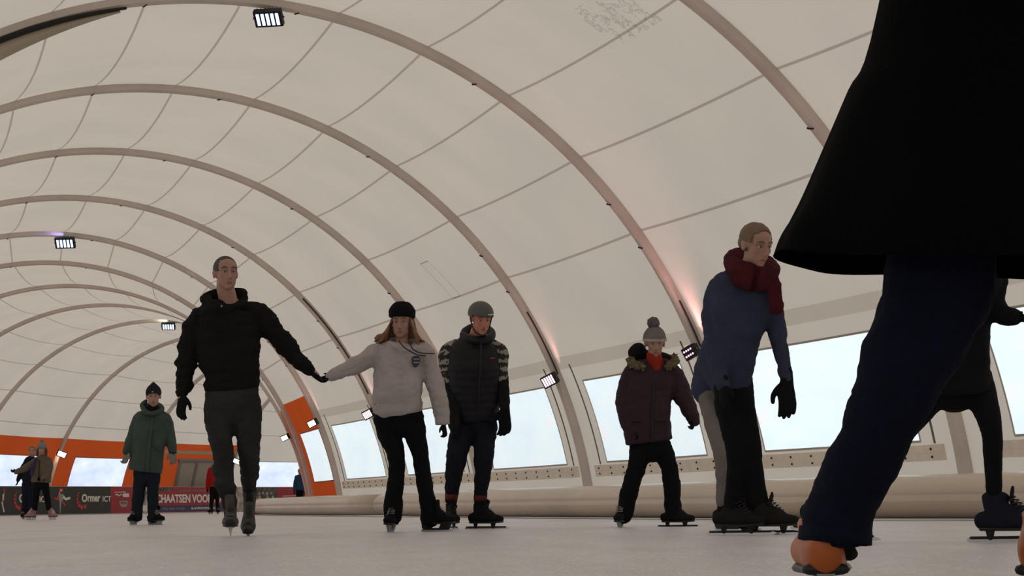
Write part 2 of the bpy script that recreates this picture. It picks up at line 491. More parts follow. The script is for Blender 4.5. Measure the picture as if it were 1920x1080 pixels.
# ------------------------------------------------------------------ ice
def ice_mat():
    m = bpy.data.materials.new('ice'); m.use_nodes = True; nt = m.node_tree; N = nt.nodes.new; L = nt.links.new
    b = nt.nodes['Principled BSDF']; tc = N('ShaderNodeTexCoord')
    mp = N('ShaderNodeMapping'); mp.inputs['Scale'].default_value = (1.6, .35, 1); mp.inputs['Rotation'].default_value = (0, 0, .25); L(tc.outputs['Object'], mp.inputs[0])
    n1 = N('ShaderNodeTexNoise'); n1.inputs['Scale'].default_value = 1.2; n1.inputs['Detail'].default_value = 8; n1.inputs['Roughness'].default_value = .65; L(mp.outputs[0], n1.inputs['Vector'])
    n2 = N('ShaderNodeTexNoise'); n2.inputs['Scale'].default_value = 9; n2.inputs['Detail'].default_value = 6; n2.inputs['Distortion'].default_value = 2.5; L(mp.outputs[0], n2.inputs['Vector'])
    a = N('ShaderNodeMath'); a.operation = 'SUBTRACT'; L(n2.outputs[0], a.inputs[0]); a.inputs[1].default_value = .5
    a2 = N('ShaderNodeMath'); a2.operation = 'ABSOLUTE'; L(a.outputs[0], a2.inputs[0])
    a3 = N('ShaderNodeMath'); a3.operation = 'LESS_THAN'; L(a2.outputs[0], a3.inputs[0]); a3.inputs[1].default_value = .016
    rp = N('ShaderNodeValToRGB'); e = rp.color_ramp.elements
    e[0].position = .3; e[0].color = (.50, .475, .495, 1); e[1].position = .75; e[1].color = (.68, .645, .66, 1); L(n1.outputs[0], rp.inputs[0])
    mx = N('ShaderNodeMix'); mx.data_type = 'RGBA'; mx.inputs[7].default_value = (.92, .90, .90, 1)
    s = N('ShaderNodeMath'); s.operation = 'MULTIPLY'; s.inputs[1].default_value = .5; L(a3.outputs[0], s.inputs[0]); L(s.outputs[0], mx.inputs[0]); L(rp.outputs[0], mx.inputs[6])
    L(mx.outputs[2], b.inputs['Base Color'])
    b.inputs['Roughness'].default_value = .42; b.inputs['Specular IOR Level'].default_value = .4
    bp = N('ShaderNodeBump'); bp.inputs['Strength'].default_value = .3; bp.inputs['Distance'].default_value = .01; L(n1.outputs[0], bp.inputs['Height']); L(bp.outputs[0], b.inputs['Normal'])
    return m
bm = bmesh.new()
bmesh.ops.create_grid(bm, x_segments=40, y_segments=60, size=.5)
bmesh.ops.scale(bm, vec=(90, 170, 1), verts=bm.verts[:]); bmesh.ops.translate(bm, vec=(0, 60, 0), verts=bm.verts[:])
me = bpy.data.meshes.new('floor'); bm.to_mesh(me); bm.free(); me.materials.append(ice_mat())
fl = bpy.data.objects.new('floor', me); link(fl); tag(fl, kind='structure')

# ------------------------------------------------------------------ crash cushions along the inner edge
M_CUSH = mat('cushion_pvc', (.54, .44, .345, 1), .24, vary=.07, vscale=.8, bump=.08, bscale=5, spec=.5)
M_CUSHR = mat('cushion_cap', (.62, .17, .09, 1), .5, vary=.15, vscale=3)
CP = [V((6.35, 14.0, 0)), V((4.9, 17.7, 0)), V((3.8, 20.8, 0)), V((2.46, 24.1, 0)), V((0, 33.1, 0)), V((-2.2, 41.8, 0)), V((-6.1, 58.2, 0))]
def cushion(pts, label, cap=None, lift=0):
    rows = [V(r) for r in cat([tuple(p) for p in pts], 6)]
    def sweep(rows, mt, parent=None, grow=0):
        bm = bmesh.new(); prof_ = []
        # two lobes: a small upper one over a fat lower one, flattened on the ice
        for k in range(56):
            an = -PI/2+2*PI*k/56; c, s = math.cos(an), math.sin(an)
            r = .205+.012*math.cos(2*an)-.026*math.exp(-((s-.05)/.07)**2)*(1 if c < 0 else 1)
            x = c*(r+.03); z = .20+s*r*.985
            prof_.append((x, max(z, .0006)))
        prev = None; n = len(rows)
        for j, p in enumerate(rows):
            d = (rows[min(j+1, n-1)]-rows[max(j-1, 0)]); d.z = 0; d.normalize(); sdv = V((d.y, -d.x, 0))
            e = min(j, n-1-j); f = (1 if e > 1 else (.985 if e == 1 else .94))+grow
            q = [bm.verts.new(p+sdv*(x*f)+V((0, 0, (z-.2)*f+.2 if f < 1 else z*f))) for x, z in prof_]
            if prev:
                for a in range(56): bm.faces.new((prev[a], prev[(a+1) % 56], q[(a+1) % 56], q[a]))
            else: bm.faces.new(q)
            prev = q
        bm.faces.new(list(reversed(prev)))
        bmesh.ops.recalc_face_normals(bm, faces=bm.faces[:])
        return bm
    o = solo('crash_cushion', sweep(rows, M_CUSH), M_CUSH, pts[0], smooth=True)
    tag(o, label, 'cushion', group='inflated crash cushions')
    if cap:
        d = (rows[-1]-rows[-2]).normalized()
        part('end_cap', sweep([rows[-1]-d*1.0, rows[-1]-d*.5, rows[-1], rows[-1]+d*.25], M_CUSHR, grow=.015), M_CUSHR, o, smooth=True)
cushion(CP[5:], 'long beige inflated crash cushion with a faded orange end, left of the white hoodie woman', cap=True)
mid = CP[5]+(CP[4]-CP[5]).normalized()*.06
cushion([CP[0], CP[1], CP[2], CP[3], CP[4], mid], 'longest beige inflated crash cushion, from the white hoodie woman to the right edge')

# ------------------------------------------------------------------ boards with banners along the outer edge
BP = [(-60, 83.3), (0, 85.5), (245, 94.0), (400, 101.0), (560, 107.8), (600, 109)]
def bx(px):
    for (a, ya), (b, yb) in zip(BP[:-1], BP[1:]):
        if px <= b:
            pa, pb = V(((a-960)/FPX*ya, ya, 0)), V(((b-960)/FPX*yb, yb, 0))
            # crossing of the sight line x = k*y with the board line pa-pb
            k = (px-960)/FPX
            t = (k*pa.y-pa.x)/((pb.x-pa.x)-k*(pb.y-pa.y))
            return pa.lerp(pb, t)
HBD = 1.04
def textmesh(s, w, h, bold=0):
    cu = bpy.data.curves.new('t', 'FONT'); cu.body = s; cu.size = 1; cu.align_x = 'LEFT'; cu.extrude = .01; cu.offset = bold; cu.resolution_u = 3
    o = bpy.data.objects.new('t', cu); link(o)
    me = bpy.data.meshes.new_from_object(o.evaluated_get(bpy.context.evaluated_depsgraph_get()))
    bpy.data.objects.remove(o)
    xs = [v.co.x for v in me.vertices]; ys = [v.co.y for v in me.vertices]
    x0, x1, y0, y1 = min(xs), max(xs), min(ys), max(ys)
    for v in me.vertices:
        v.co.x = (v.co.x-x0)/(x1-x0)*w; v.co.y = (v.co.y-y0)/(y1-y0)*h; v.co.z = v.co.z*.5+.004
    return me
class Board:
    def __init__(s, p0, p1, label, mt, h=HBD):
        A, B = bx(p0), bx(p1); s.A, s.p0, s.p1, s.h = A, p0, p1, h
        s.d = (B-A).normalized(); s.L = (B-A).length; s.n = s.d.cross(V((0, 0, 1)))
        s.M = Matrix((s.d, V((0, 0, 1)), s.n)).transposed().to_4x4(); s.M.translation = A
        bm = bmesh.new(); box(bm, s.M, s.L-.02, h, .12, (s.L/2, h/2+.002, -.075))
        s.o = solo('advertising_board', bm, mat('board_core', (.5, .46, .42, 1), .6), A+s.d*s.L/2)
        tag(s.o, label, 'board', group='advertising boards along the outer edge')
        bm = bmesh.new(); box(bm, s.M, s.L-.03, h-.05, .012, (s.L/2, h/2+.012, -.008))
        s.b = part('banner', bm, mt, s.o)
    def px(s, p):          # metres along the board at photo column p
        q = bx(p); return (q-s.A).dot(s.d)
    def text(s, t, pa, pb, z0, z1, mt, bold=.0, name='lettering'):
        a, b = s.px(pa), s.px(pb)
        me = textmesh(t, b-a, z1-z0, bold); me.transform(s.M @ Matrix.Translation((a, z0, .004)))
        o = partme(name, me, mt, s.b)
    def poly(s, pts, mt, name='print', th=.004, lift=0.0):
        """pts = (photo column, height m)"""
        bm = bmesh.new(); f = bm.faces.new([bm.verts.new(V((s.px(x), z, .001+lift))) for x, z in pts])
        r = bmesh.ops.extrude_face_region(bm, geom=[f]); bmesh.ops.translate(bm, vec=(0, 0, th), verts=[g for g in r['geom'] if isinstance(g, bmesh.types.BMVert)])
        bmesh.ops.recalc_face_normals(bm, faces=bm.faces[:])
        bmesh.ops.transform(bm, matrix=s.M, verts=bm.verts[:]); part(name, bm, mt, s.b)
    def blobs(s, items, mt, name='print', lift=0):
        """items = (column, z, half width px, half height m)"""
        bm = bmesh.new()
        for x, z, rx, rz in items:
            cx = s.px(x); hw = (s.px(x+rx)-s.px(x-rx))/2
            vs = [bm.verts.new(V((cx+hw*math.cos(a*PI/6), z+rz*math.sin(a*PI/6), .006+lift))) for a in range(12)]
            bm.faces.new(vs)
        bmesh.ops.transform(bm, matrix=s.M, verts=bm.verts[:]); part(name, bm, mt, s.b)
K_BLK = mat('banner_charcoal', (.028, .026, .022, 1), .5, vary=.2, vscale=2)
K_RED = mat('banner_red', (.33, .022, .035, 1), .5, vary=.1, vscale=2)
K_WHT = mat('print_white', (.72, .68, .62, 1), .6)
K_ORR = mat('print_red', (.55, .05, .03, 1), .6)
K_BLU = mat('print_navy', (.05, .05, .12, 1), .6)
K_PHO = mat('print_photo_dark', (.09, .075, .065, 1), .6, vary=.8, vscale=5)
K_PHL = mat('print_photo_pale', (.42, .36, .31, 1), .6, vary=.5, vscale=4)
K_GRY = mat('print_grey', (.30, .28, .26, 1), .6)
def ormer(b, x0, x1):
    k = (x1-x0)/60
    b.text('O', x0, x0+11*k, .46, .76, K_WHT, .035)
    b.text('rmer', x0+12*k, x0+38*k, .47, .68, K_WHT, .03)
    b.text('ICT', x0+43*k, x1, .47, .68, K_WHT, .015)
    it = [(x0-6*k, .80, 1.3, .035), (x0-8*k, .70, 1.6, .045), (x0-9*k, .58, 1.8, .05), (x0-8*k, .46, 2.0, .06), (x0-5*k, .34, 2.6, .07), (x0+0*k, .27, 2.8, .08), (x0+7*k, .30, 2.4, .08)]
    b.blobs(it, K_ORR)
b1 = Board(-10, 205, 'charcoal advertising board lettered Ormer ICT, behind the two girls', K_BLK)
ormer(b1, 32, 86); ormer(b1, 150, 205)
# a painted skater between the two company names, and half of one at the left edge
def skater(b, c):
    b.blobs([(c, .90, 4, .085)], K_ORR); b.blobs([(c, .89, 1.8, .03), (c-3, .80, 1.2, .03)], K_WHT, lift=.002)
    b.poly([(c-5, .76), (c+5, .76), (c+3, .50), (c-3, .50)], K_GRY)
    b.poly([(c-4, .74), (c-9, .60), (c-12, .66), (c-13, .62), (c-8, .52), (c-3, .62)], K_ORR); b.poly([(c+4, .74), (c+9, .62), (c+17, .66), (c+18, .58), (c+9, .52), (c+3, .62)], K_WHT)
    b.poly([(c-3, .50), (c+1, .50), (c-1, .05), (c-2, .05)], K_GRY); b.poly([(c+1, .50), (c+4, .50), (c+9, .36), (c+7, .32)], K_ORR)
skater(b1, 111); 
b1.poly([(3, .95), (6, .93), (4, .55), (1, .30), (3, .55)], K_ORR); b1.poly([(1, .75), (5, .80), (4, .6), (1, .5)], K_WHT); b1.poly([(-1, .5), (1, .5), (5, .15), (3, .12)], K_WHT)
b2 = Board(205, 249, 'red advertising board with white script and a badge, left of the green coat skater', K_RED)
b2.poly([(212, .84), (233, .85), (233, .82), (212, .81)], K_WHT); b2.poly([(212, .70), (217, .78), (219, .70), (224, .76), (226, .70), (224, .72), (219, .66), (216, .72)], K_WHT)
b2.poly([(227, .74), (229, .78), (239, .78), (239, .64), (229, .64), (227, .68)], K_WHT)
b2.poly([(221, .50), (237, .50), (236, .34), (233, .26), (225, .26), (222, .34)], K_GRY)
b2.text('VIKING', 223, 235, .38, .46, K_RED, 0)
b3 = Board(249, 279, 'advertising board with a pale photo print, behind the legs of the green coat skater', K_PHL)
b3.poly([(252, .95), (258, .95), (258, .05), (252, .05)], K_WHT); b3.blobs([(269, .8, 4, .1), (266, .62, 3, .2)], K_PHO)
b3.poly([(262, .32), (277, .32), (277, .1), (262, .1)], K_WHT)
b4 = Board(279, 428, 'maroon advertising board lettered SCHAATSEN VOOR with a navy strip, behind the red jacket person', K_RED)
b4.poly([(281, .30), (427, .30), (427, .06), (281, .06)], K_BLU, th=.003)
b4.poly([(290, 1.00), (322, 1.00), (318, .86), (290, .86)], K_PHO)
b4.poly([(388, .98), (398, .98), (398, .80), (386, .84)], K_PHL)
b4.text('SCHAATSEN', 283, 351, .40, .74, K_WHT, .035); b4.text('VOOR', 354, 391, .40, .74, K_WHT, .035); b4.text('DAK', 395, 424, .40, .74, K_WHT, .035)
b4.text('ZATERDAG 14 FEBRUARI 2015', 330, 383, .84, .91, K_GRY)
b4.text('Elke elfde schaats', 301, 341, .13, .23, K_GRY); b4.text('BLAUWBAKKENSCHOOL', 353, 400, .13, .23, K_WHT, .01)
b5 = Board(428, 474, 'advertising board with white and orange print, behind the skate of the man in black', K_PHL)
b5.blobs([(464, .75, 6, .25)], K_ORR); b5.poly([(468, 1.0), (473, 1.0), (473, .05), (470, .05)], K_WHT)
b6 = Board(474, 516, 'advertising board with a dark group photo, above the orange end of the cushion', K_PHO)
b6.blobs([(482, .75, 2, .06), (489, .78, 2, .06), (497, .76, 2, .07), (505, .78, 2, .06), (483, .5, 3, .16), (498, .5, 3, .16), (508, .52, 2.4, .15)], K_PHL)
b7 = Board(516, 592, 'dark red advertising board with a white badge, beside the blue jacket person', K_RED)
b7.poly([(525, .66), (552, .68), (552, .65), (525, .63)], K_WHT); b7.poly([(539, .56), (553, .56), (553, .42), (539, .42)], K_WHT)

# ------------------------------------------------------------------ floodlights
M_BODY = mat('lamp_housing', (.012, .012, .014, 1), .45, metal=.2)
M_BRKT = mat('lamp_bracket', (.18, .16, .14, 1), .5, metal=.4)
def led(name, col, s):
    m = bpy.data.materials.new(name); m.use_nodes = True; nt = m.node_tree
    b = nt.nodes['Principled BSDF']; b.inputs['Base Color'].default_value = (.8, .8, .8, 1); b.inputs['Emission Color'].default_value = col; b.inputs['Emission Strength'].default_value = s
    return m
LB = led('led_blue_white', (.42, .60, 1, 1), 3.2); LP = led('led_pink_white', (1, .72, .86, 1), 2); LW = led('led_warm_white', (1, .93, .85, 1), 5); LG = led('led_green_white', (.6, 1, .85, 1), 6)
LM = led('led_magenta', (1, .35, .65, 1), 4)
def flood(u, t, w, h, aim, mled, label, cells=5, drop=.07, spot=None, tri=False, shift=(0, 0, 0)):
    k = int(u)+BACK
    base = arch_pt(k, t, .13); c = arch_pt(k, t, .13+drop)+V(shift)
    aim = (V(aim)).normalized()
    x, y, th = FR[k]
    r = aim.cross(V((0, 0, 1)))
    if r.length < .2: r = V((math.cos(th), -math.sin(th), 0))
    r.normalize(); upv = r.cross(aim)
    if t < 1.2 or t > 2: q_ = Matrix.Rotation(math.radians(22 if t < 1.2 else -22), 3, aim); r = q_ @ r; upv = q_ @ upv
    Mx = Matrix((r, aim, upv)).transposed().to_4x4(); Mx.translation = c
    e = root_empty('floodlight', c); tag(e, label, 'floodlight', group='LED floodlights')
    bm = bmesh.new(); box(bm, Mx, w, .09, h, (0, 0, 0), bevel=.012)
    for j in range(7): box(bm, Mx, .008, .05, h*.85, (-w*.42+w*.84*j/6, -.065, 0))
    part('housing', bm, M_BODY, e)
    for j in range(cells):
        bm = bmesh.new()
        if tri:
            for a in range(2): ell(bm, Mx, ((j-(cells-1)/2)*w*.8/cells, .046, (a-.5)*h*.4), (w*.06, .01, w*.06), 10)
        else: box(bm, Mx, w*.86/cells*.62, .02, h*.74, ((j-(cells-1)/2)*w*.86/cells, .042, 0), bevel=.006)
        part('led_cell', bm, mled, e)
    bm = bmesh.new()
    for sgn in (-1, 1):
        q = Mx @ V((sgn*(w/2+.015), 0, 0)); chain(bm, [q, q.lerp(base, .45)+r*sgn*.02, base], [.012]*3, seg=6, n=3)
    part('bracket', bm, M_BRKT, e)
    if spot:
        d = bpy.data.lights.new('uplight', 'SPOT'); d.energy = spot[0]*1.9; d.color = spot[1]; d.spot_size = math.radians(70); d.spot_blend = .9; d.shadow_soft_size = .08
        lo = bpy.data.objects.new('uplight', d); link(lo); lo.parent = e
        side_ = -.13 if t < 1.2 else 0
        tgt = cover(k-BACK+side_, t+.30); pos = c+V((.10 if t < 1.2 else 0, 0, h/2+.08))
        lo.location = pos-c; lo.rotation_euler = (tgt-pos).to_track_quat('-Z', 'Y').to_euler()
    return e
PK = (1, .42, .45)
flood(1, 1.47, .36, .22, (-.15, -.75, -.65), LB, 'black LED floodlight with five blue white cells at the top edge of the picture', drop=.13, shift=(0, -.12, 0))
flood(5, 1.505, .46, .26, (-.05, -.8, -.55), LB, 'black LED floodlight with violet glow under an arch, over the man in black', drop=.13, shift=(0, -.15, 0), spot=(12, (.45, .4, 1), 0))
flood(9, 1.50, .46, .26, (0, -.8, -.6), LB, 'smallest black LED floodlight hung below the crown of the far hall', drop=.12, shift=(0, -.15, 0), spot=(25, (.9, 1, .7), -.8))
flood(0, .405, .24, .17, (-.6, -.7, -.3), LP, 'pink white LED floodlight on the arch behind the black coat', spot=(60, PK, 0), shift=(0, -.19, 0))
flood(1, .405, .20, .17, (-.62, -.7, -.25), LM, 'magenta LED floodlight beside the blue sweater skater', cells=4, tri=True, spot=(110, PK, .1), shift=(0, -.19, 0))
flood(2, .402, .25, .19, (-.45, -.8, -.3), LP, 'pink white LED floodlight at the foot of the arch left of the purple coat child', spot=(40, PK, .1), shift=(0, -.19, 0))
flood(3, .402, .25, .19, (-.45, -.8, -.3), LP, 'pink white LED floodlight on the arch behind the man in the grey helmet', spot=(30, PK, .1), shift=(0, -.19, 0))
flood(4, .402, .25, .19, (-.45, -.8, -.3), LP, 'pink white LED floodlight on the arch behind the white hoodie woman', spot=(40, PK, .1), shift=(0, -.19, 0))
flood(5, .408, .24, .17, (-.4, -.85, -.3), LW, 'white LED floodlight on the near edge of the orange inner panel', spot=(30, PK, .1), shift=(0, -.19, 0))
flood(7, .41, .24, .17, (-.35, -.9, -.3), LW, 'small white LED floodlight on the far edge of the orange inner panel', shift=(0, -.19, 0))
flood(10, PI-.425, .36, .24, (.3, -.9, -.2), LW, 'white LED floodlight on the outer orange wall beside the two girls', spot=(60, (1, .9, .7), 0), shift=(0, -.19, 0))
flood(12, PI-.41, .34, .24, (.15, -.95, -.15), LG, 'greenish white LED floodlight seen between the legs of the man in black', shift=(0, -.19, 0))

# black strips by some arches; the longest stands in for an open dark slit
M_SLIT_CABLE = mat('slit_cable_black', (.03, .025, .022, 1), .6)
for (i, ta_, tb_, lb) in ((4, .46, .80, 'black strip for slit along arch between the man in black and the white hoodie woman'), (2, .41, .56, 'black cable above the floodlight left of the purple coat child'), (1, .41, .50, 'short black cable above the magenta floodlight')):
    x, y, th = FR[i+BACK]; fw = V((math.sin(th), math.cos(th), 0)); bm = bmesh.new()
    n = 12; chain(bm, [arch_pt(i+BACK, ta_+(tb_-ta_)*j/n, .06)-fw*(.095) for j in range(n+1)], [.015 if i == 4 else .012]*(n+1), seg=8, n=2)
    o = solo('slit_cable_strip', bm, M_SLIT_CABLE, arch_pt(i+BACK, ta_, .06)); tag(o, lb, 'cable', group='cables along the arches')

# a loose strip of cover hanging off the second arch, top left
bm = bmesh.new(); g = []
for j in range(15):
    t = 1.745+.30*j/14; p = arch_pt(1+BACK, t, .14); s_ = math.sin(PI*j/14)
    g.append([bm.verts.new(p+V((0, -.05, 0))), bm.verts.new(p+V((0, -.10, -.045-.16*j/14))), bm.verts.new(p+V((.0, -.02, -.03-.27*j/14)))])
for a, b in zip(g[:-1], g[1:]):
    for q in range(2): bm.faces.new((a[q], a[q+1], b[q+1], b[q]))
o = solo('loose_cover_strip', bm, mat('loose_cover', (.40, .34, .26, 1), .8), arch_pt(1+BACK, 1.745, .14))
sm = o.modifiers.new('s', 'SOLIDIFY'); sm.thickness = .01
tag(o, 'loose beige strip of cover hanging from the arch in the top left corner', 'cover')
bm = bmesh.new(); chain(bm, [arch_pt(1+BACK, 1.735+.04*j, .15)+V((0, -.10, 0)) for j in range(9)], [.02+.004*min(j, 4) for j in range(9)], seg=8, n=2)
part('edge_cord', bm, M_DARK, o)

# ------------------------------------------------------------------ people
SKIN = mat('skin', (.36, .20, .15, 1), .55, vary=.06, vscale=14, spec=.35)
SKINR = mat('skin_ruddy', (.46, .19, .13, 1), .55, vary=.08, vscale=14)
LIP = mat('lips', (.25, .105, .085, 1), .5)
EYEW = mat('eye_white', (.55, .52, .5, 1), .2, spec=.6); EYED = mat('eye_iris', (.03, .025, .02, 1), .2, spec=.6)
HAIRD = mat('hair_brown', (.07, .045, .03, 1), .6, bump=.6, bscale=90)
HAIRG = mat('hair_cropped_grey', (.085, .075, .07, 1), .8, bump=.6, bscale=150)
HAIRR = mat('hair_auburn', (.20, .10, .055, 1), .55, vary=.35, vscale=25, bump=.6, bscale=80)
HAIRB = mat('hair_dark_blond', (.17, .105, .065, 1), .6, bump=.6, bscale=80)
STEEL = mat('blade_steel', (.55, .55, .57, 1), .3, metal=.9)
HOLD = mat('blade_holder_pale', (.55, .52, .5, 1), .4)
BLK = mat('black_plastic', (.012, .012, .012, 1), .4)
def cloth(name, r, g, b, vary=.1, **k): return mat('cloth_'+name, (r, g, b, 1), .92, bump=.35, bscale=k.pop('bscale', 180), vary=vary, vscale=k.pop('vscale', 9), spec=.12, **k)

class Person:
    """joints are read off as photo columns/rows at the person's distance; radii in photo pixels too"""
    def __init__(s, name, label, Y, foot, vox=.008, skin=None):
        s.Y = Y; s.vox = vox; s.skin = skin or SKIN
        p = unproj(foot[0], foot[1], Y); s.org = V((p.x, Y, 0))
        s.k = Y*math.sqrt(1+0)/FPX; s.label = label; s.body = bmesh.new(); s.root = None; s.nm = name; s.lips = None
        s.pend = []
    def P(s, px, py, dy=0):
        """a point at the person's distance; dy = metres further from the camera than the body's plane"""
        q = unproj(px, py, s.Y)
        return V((q.x, s.Y+dy, q.z))
    def limb(s, bm, pts, side=V((1, 0, 0)), flat=1, seg=14, n=4, caps=(1, 1), grow=0, sq=2.0):
        """pts = (px, py, dy, radius px [, depth radius m])"""
        if bm is s.body:      # what clothes cover stays well inside them
            pts = [(*p[:3], p[3]*.74, *[q*.78 for q in p[4:]]) for p in pts]
        P = [s.P(*p[:3]) for p in pts]
        R = [(p[3]*s.k+grow, (p[4]+grow) if len(p) > 4 else p[3]*s.k*flat+grow) for p in pts]
        chain(bm, P, R, side, seg, n, caps, sq)
    def finish_body(s):
        me = remesh(s.body, s.vox, 2)
        if s.lips:
            c, R, sz = s.lips; Ri = R.inverted()
            me.materials.append(s.skin); me.materials.append(LIP)
            for f in me.polygons:
                q = Ri @ (f.center-c)
                if abs(q.x)*1.0+abs(q.z)*1.8 < .0245*sz and abs(q.z) < .0085*sz and q.y < .02*sz: f.material_index = 1
        o = finish(s.nm, me, s.skin, None, True, origin=s.org); ORG[o.name] = s.org; s.root = o
        tag(o, s.label, 'person'); return o
    def add(s, name, bm, m, vox=None, smooth=2, amp=0, freq=(8, 8, 15), seed=0, parent=None):
        me = remesh(bm, vox or s.vox*1.3, smooth, amp, freq, seed)
        return partme(name, me, m, parent or s.root, True)
    def raw(s, name, bm, m, parent=None): return part(name, bm, m, parent or s.root, True)
    # ---- head
    def head(s, cx, cy, top, chin, dy=0, yaw=0, pitch=0, roll=0, neck=None, jaw=1.0, sz=None, male=True):
        H = (chin-top)*s.k; z = sz or H/.235
        c = s.P(cx, (top+chin)/2, dy)
        R = Matrix.Rotation(math.radians(yaw), 3, 'Z') @ Matrix.Rotation(math.radians(roll), 3, 'Y') @ Matrix.Rotation(math.radians(pitch), 3, 'X')
        M = Matrix.Translation(c) @ R.to_4x4() @ Matrix.Scale(z, 4)
        s.HM = M; s.HR = R; s.HZ = z; s.HC = c
        b = s.body
        ell(b, M, (0, .012, .034), (.076, .096, .084), 26)
        ell(b, M, (0, -.030, -.025), (.061*jaw, .062, .088), 24)
        ell(b, M, (0, -.026, .045), (.066, .066, .055), 20)
        ell(b, M, (0, -.062, -.096), (.024*jaw, .026, .020), 14)
        ell(b, M, (0, -.030, -.062), (.052*jaw, .056, .050), 18)
        for sg in (-1, 1):
            ell(b, M, (sg*.033, -.062, -.020), (.026, .022, .026), 14)     # cheeks
            ell(b, M, (sg*.036*jaw, -.020, -.062), (.024, .042, .030), 14)   # jaw
            ell(b, M, (sg*.077, .008, -.006), (.010, .021, .031), 12)      # ears
            ell(b, M, (sg*.081, .014, .006), (.008, .014, .018), 10)
            ell(b, M, (sg*.012, -.100, -.040), (.008, .009, .008), 10)     # nostril wings
        f = lambda *p: M @ V(p)
        chain(b, [f(-.052, -.068, .018), f(-.028, -.088, .026), f(0, -.090, .020), f(.028, -.088, .026), f(.052, -.068, .018)], [.009*z]*5, seg=8)
        chain(b, [f(0, -.088, .018), f(0, -.103, -.010), f(0, -.115, -.036), f(0, -.098, -.044)], [.008*z, .0095*z, .012*z, .008*z], seg=10)
        chain(b, [f(-.024, -.080, -.068), f(-.010, -.0925, -.064), f(.010, -.0925, -.064), f(.024, -.080, -.068)], [.003*z, .0062*z, .0062*z, .003*z], seg=8)
        chain(b, [f(-.022, -.080, -.070), f(0, -.0925, -.076), f(.022, -.080, -.070)], [.003*z, .0075*z, .003*z], seg=8)
        s.lips = (f(0, -.094, -.0695), R, z)
        if neck:
            n = s.P(*neck[:3]); r = neck[3]*s.k
            chain(b, [f(0, .018, -.02), f(0, .016, -.085), n, n-V((0, 0, .07))], [.050*z, r*.92, r, r*1.25], seg=18)
    def eyes(s, brow=None, browm=None):
        M = s.HM
        for sg in (-1, 1):
            bm = bmesh.new(); ell(bm, M, (sg*.0305, -.0795, .0035), (.0125, .009, .0085), 14)
            e = s.raw('eye', bm, EYEW)
            bm = bmesh.new(); ell(bm, M, (sg*.0305, -.0865, .003), (.0062, .004, .0062), 10); s.raw('iris', bm, EYED, e)
            bm = bmesh.new(); f = lambda *p: M @ V(p)
            chain(bm, [f(sg*.016, -.090, .006), f(sg*.0305, -.0925, .0125), f(sg*.046, -.083, .005)], [.0022*s.HZ, .0036*s.HZ, .002*s.HZ], seg=6)
            s.raw('eyelid', bm, s.skin, e)
            if browm:
                bm = bmesh.new()
                chain(bm, [f(sg*.013, -.0985, .027), f(sg*.032, -.098, .034), f(sg*.053, -.078, .027)], [.003*s.HZ, .0042*s.HZ, .0022*s.HZ], seg=6)
                s.raw('eyebrow', bm, browm)
    def cap(s, name, m, keep, c=(0, .012, .034), r=(.082, .102, .092), thick=.006, amp=0, extra=None, parent=None, squash=None):
        """close fitting shell over the skull; keep(x, y, z) in head space says where it is"""
        bm = bmesh.new(); vs = bmesh.ops.create_uvsphere(bm, u_segments=90, v_segments=60, radius=1)['verts']
        for v in vs:
            v.co = V((v.co.x*r[0]+c[0], v.co.y*r[1]+c[1], v.co.z*r[2]+c[2]))
            if squash: v.co = squash(v.co)
        bmesh.ops.delete(bm, geom=[f for f in bm.faces if not keep(*f.calc_center_median())], context='FACES')
        r2 = bmesh.ops.solidify(bm, geom=bm.faces[:], thickness=thick)
        if amp:
            for v in bm.verts: v.co += v.co.normalized()*amp*noise.noise(v.co*60)
        if extra: extra(bm)
        bmesh.ops.transform(bm, matrix=s.HM, verts=bm.verts[:]); bmesh.ops.recalc_face_normals(bm, faces=bm.faces[:])
        return s.raw(name, bm, m, parent)
    # ---- gloves
    def glove(s, wrist, tip, m, side=None, curl=25, size=1.0, thumb=1, normal=None, cuffr=None, name='glove', spread=1.0, extra=None, vox=None):
        """wrist/tip = (px, py, dy); fingers run towards tip; side = across the palm to the thumb; normal = the way the palm faces"""
        A = s.P(*wrist); B = s.P(*tip); d = (B-A).normalized()
        sd = V(side or (1, 0, 0)); sd = (sd-d*sd.dot(d)).normalized(); nr = V(normal) if normal else d.cross(sd)
        nr = (nr-d*nr.dot(d)-sd*nr.dot(sd)).normalized()
        L = (B-A).length; u = L/.185                                 # a gloved hand with slightly bent fingers spans about 0.185 m
        bm = bmesh.new(); g = lambda a, b, c: A+d*(a*u)+sd*(b*u)+nr*(c*u)
        chain(bm, [g(-.045, 0, 0), g(.0, 0, 0), g(.03, .004, 0), g(.065, .004, .002), g(.098, 0, .004)], [(cuffr or .034, (cuffr or .034)*.85), (.031*u, .023*u), (.038*u, .021*u), (.043*u, .019*u), (.040*u, .014*u)], side=sd, seg=18, n=3)
        cv = math.radians(curl)
        for k, (off, ln) in enumerate(((.031, .070), (.0105, .080), (-.0105, .075), (-.030, .058))):
            p = V((.088, off, .003)); a = cv*.35; pts = [V((.060, off*.85, .003)), p.copy()]
            for seg_, fr in enumerate((.45, .30, .25)):
                p = p+V((math.cos(a), (off*.9)*spread, math.sin(a)))*ln*fr; pts.append(p.copy()); a += cv*(1.1 if k else .9)
            chain(bm, [g(*q) for q in pts], [.0105*u, .0115*u, .0108*u, .0100*u, .0085*u], seg=10, n=3)
        th = [V((.015, .022, .004)), V((.040, .046, .012)), V((.066, .060, .022)), V((.090, .060, .030))]
        chain(bm, [g(q.x, q.y*thumb, q.z) for q in th], [.014*u, .0145*u, .0125*u, .0100*u], seg=10, n=3)
        o = s.add(name, bm, m, vox=vox or .0052, smooth=1)
        return o
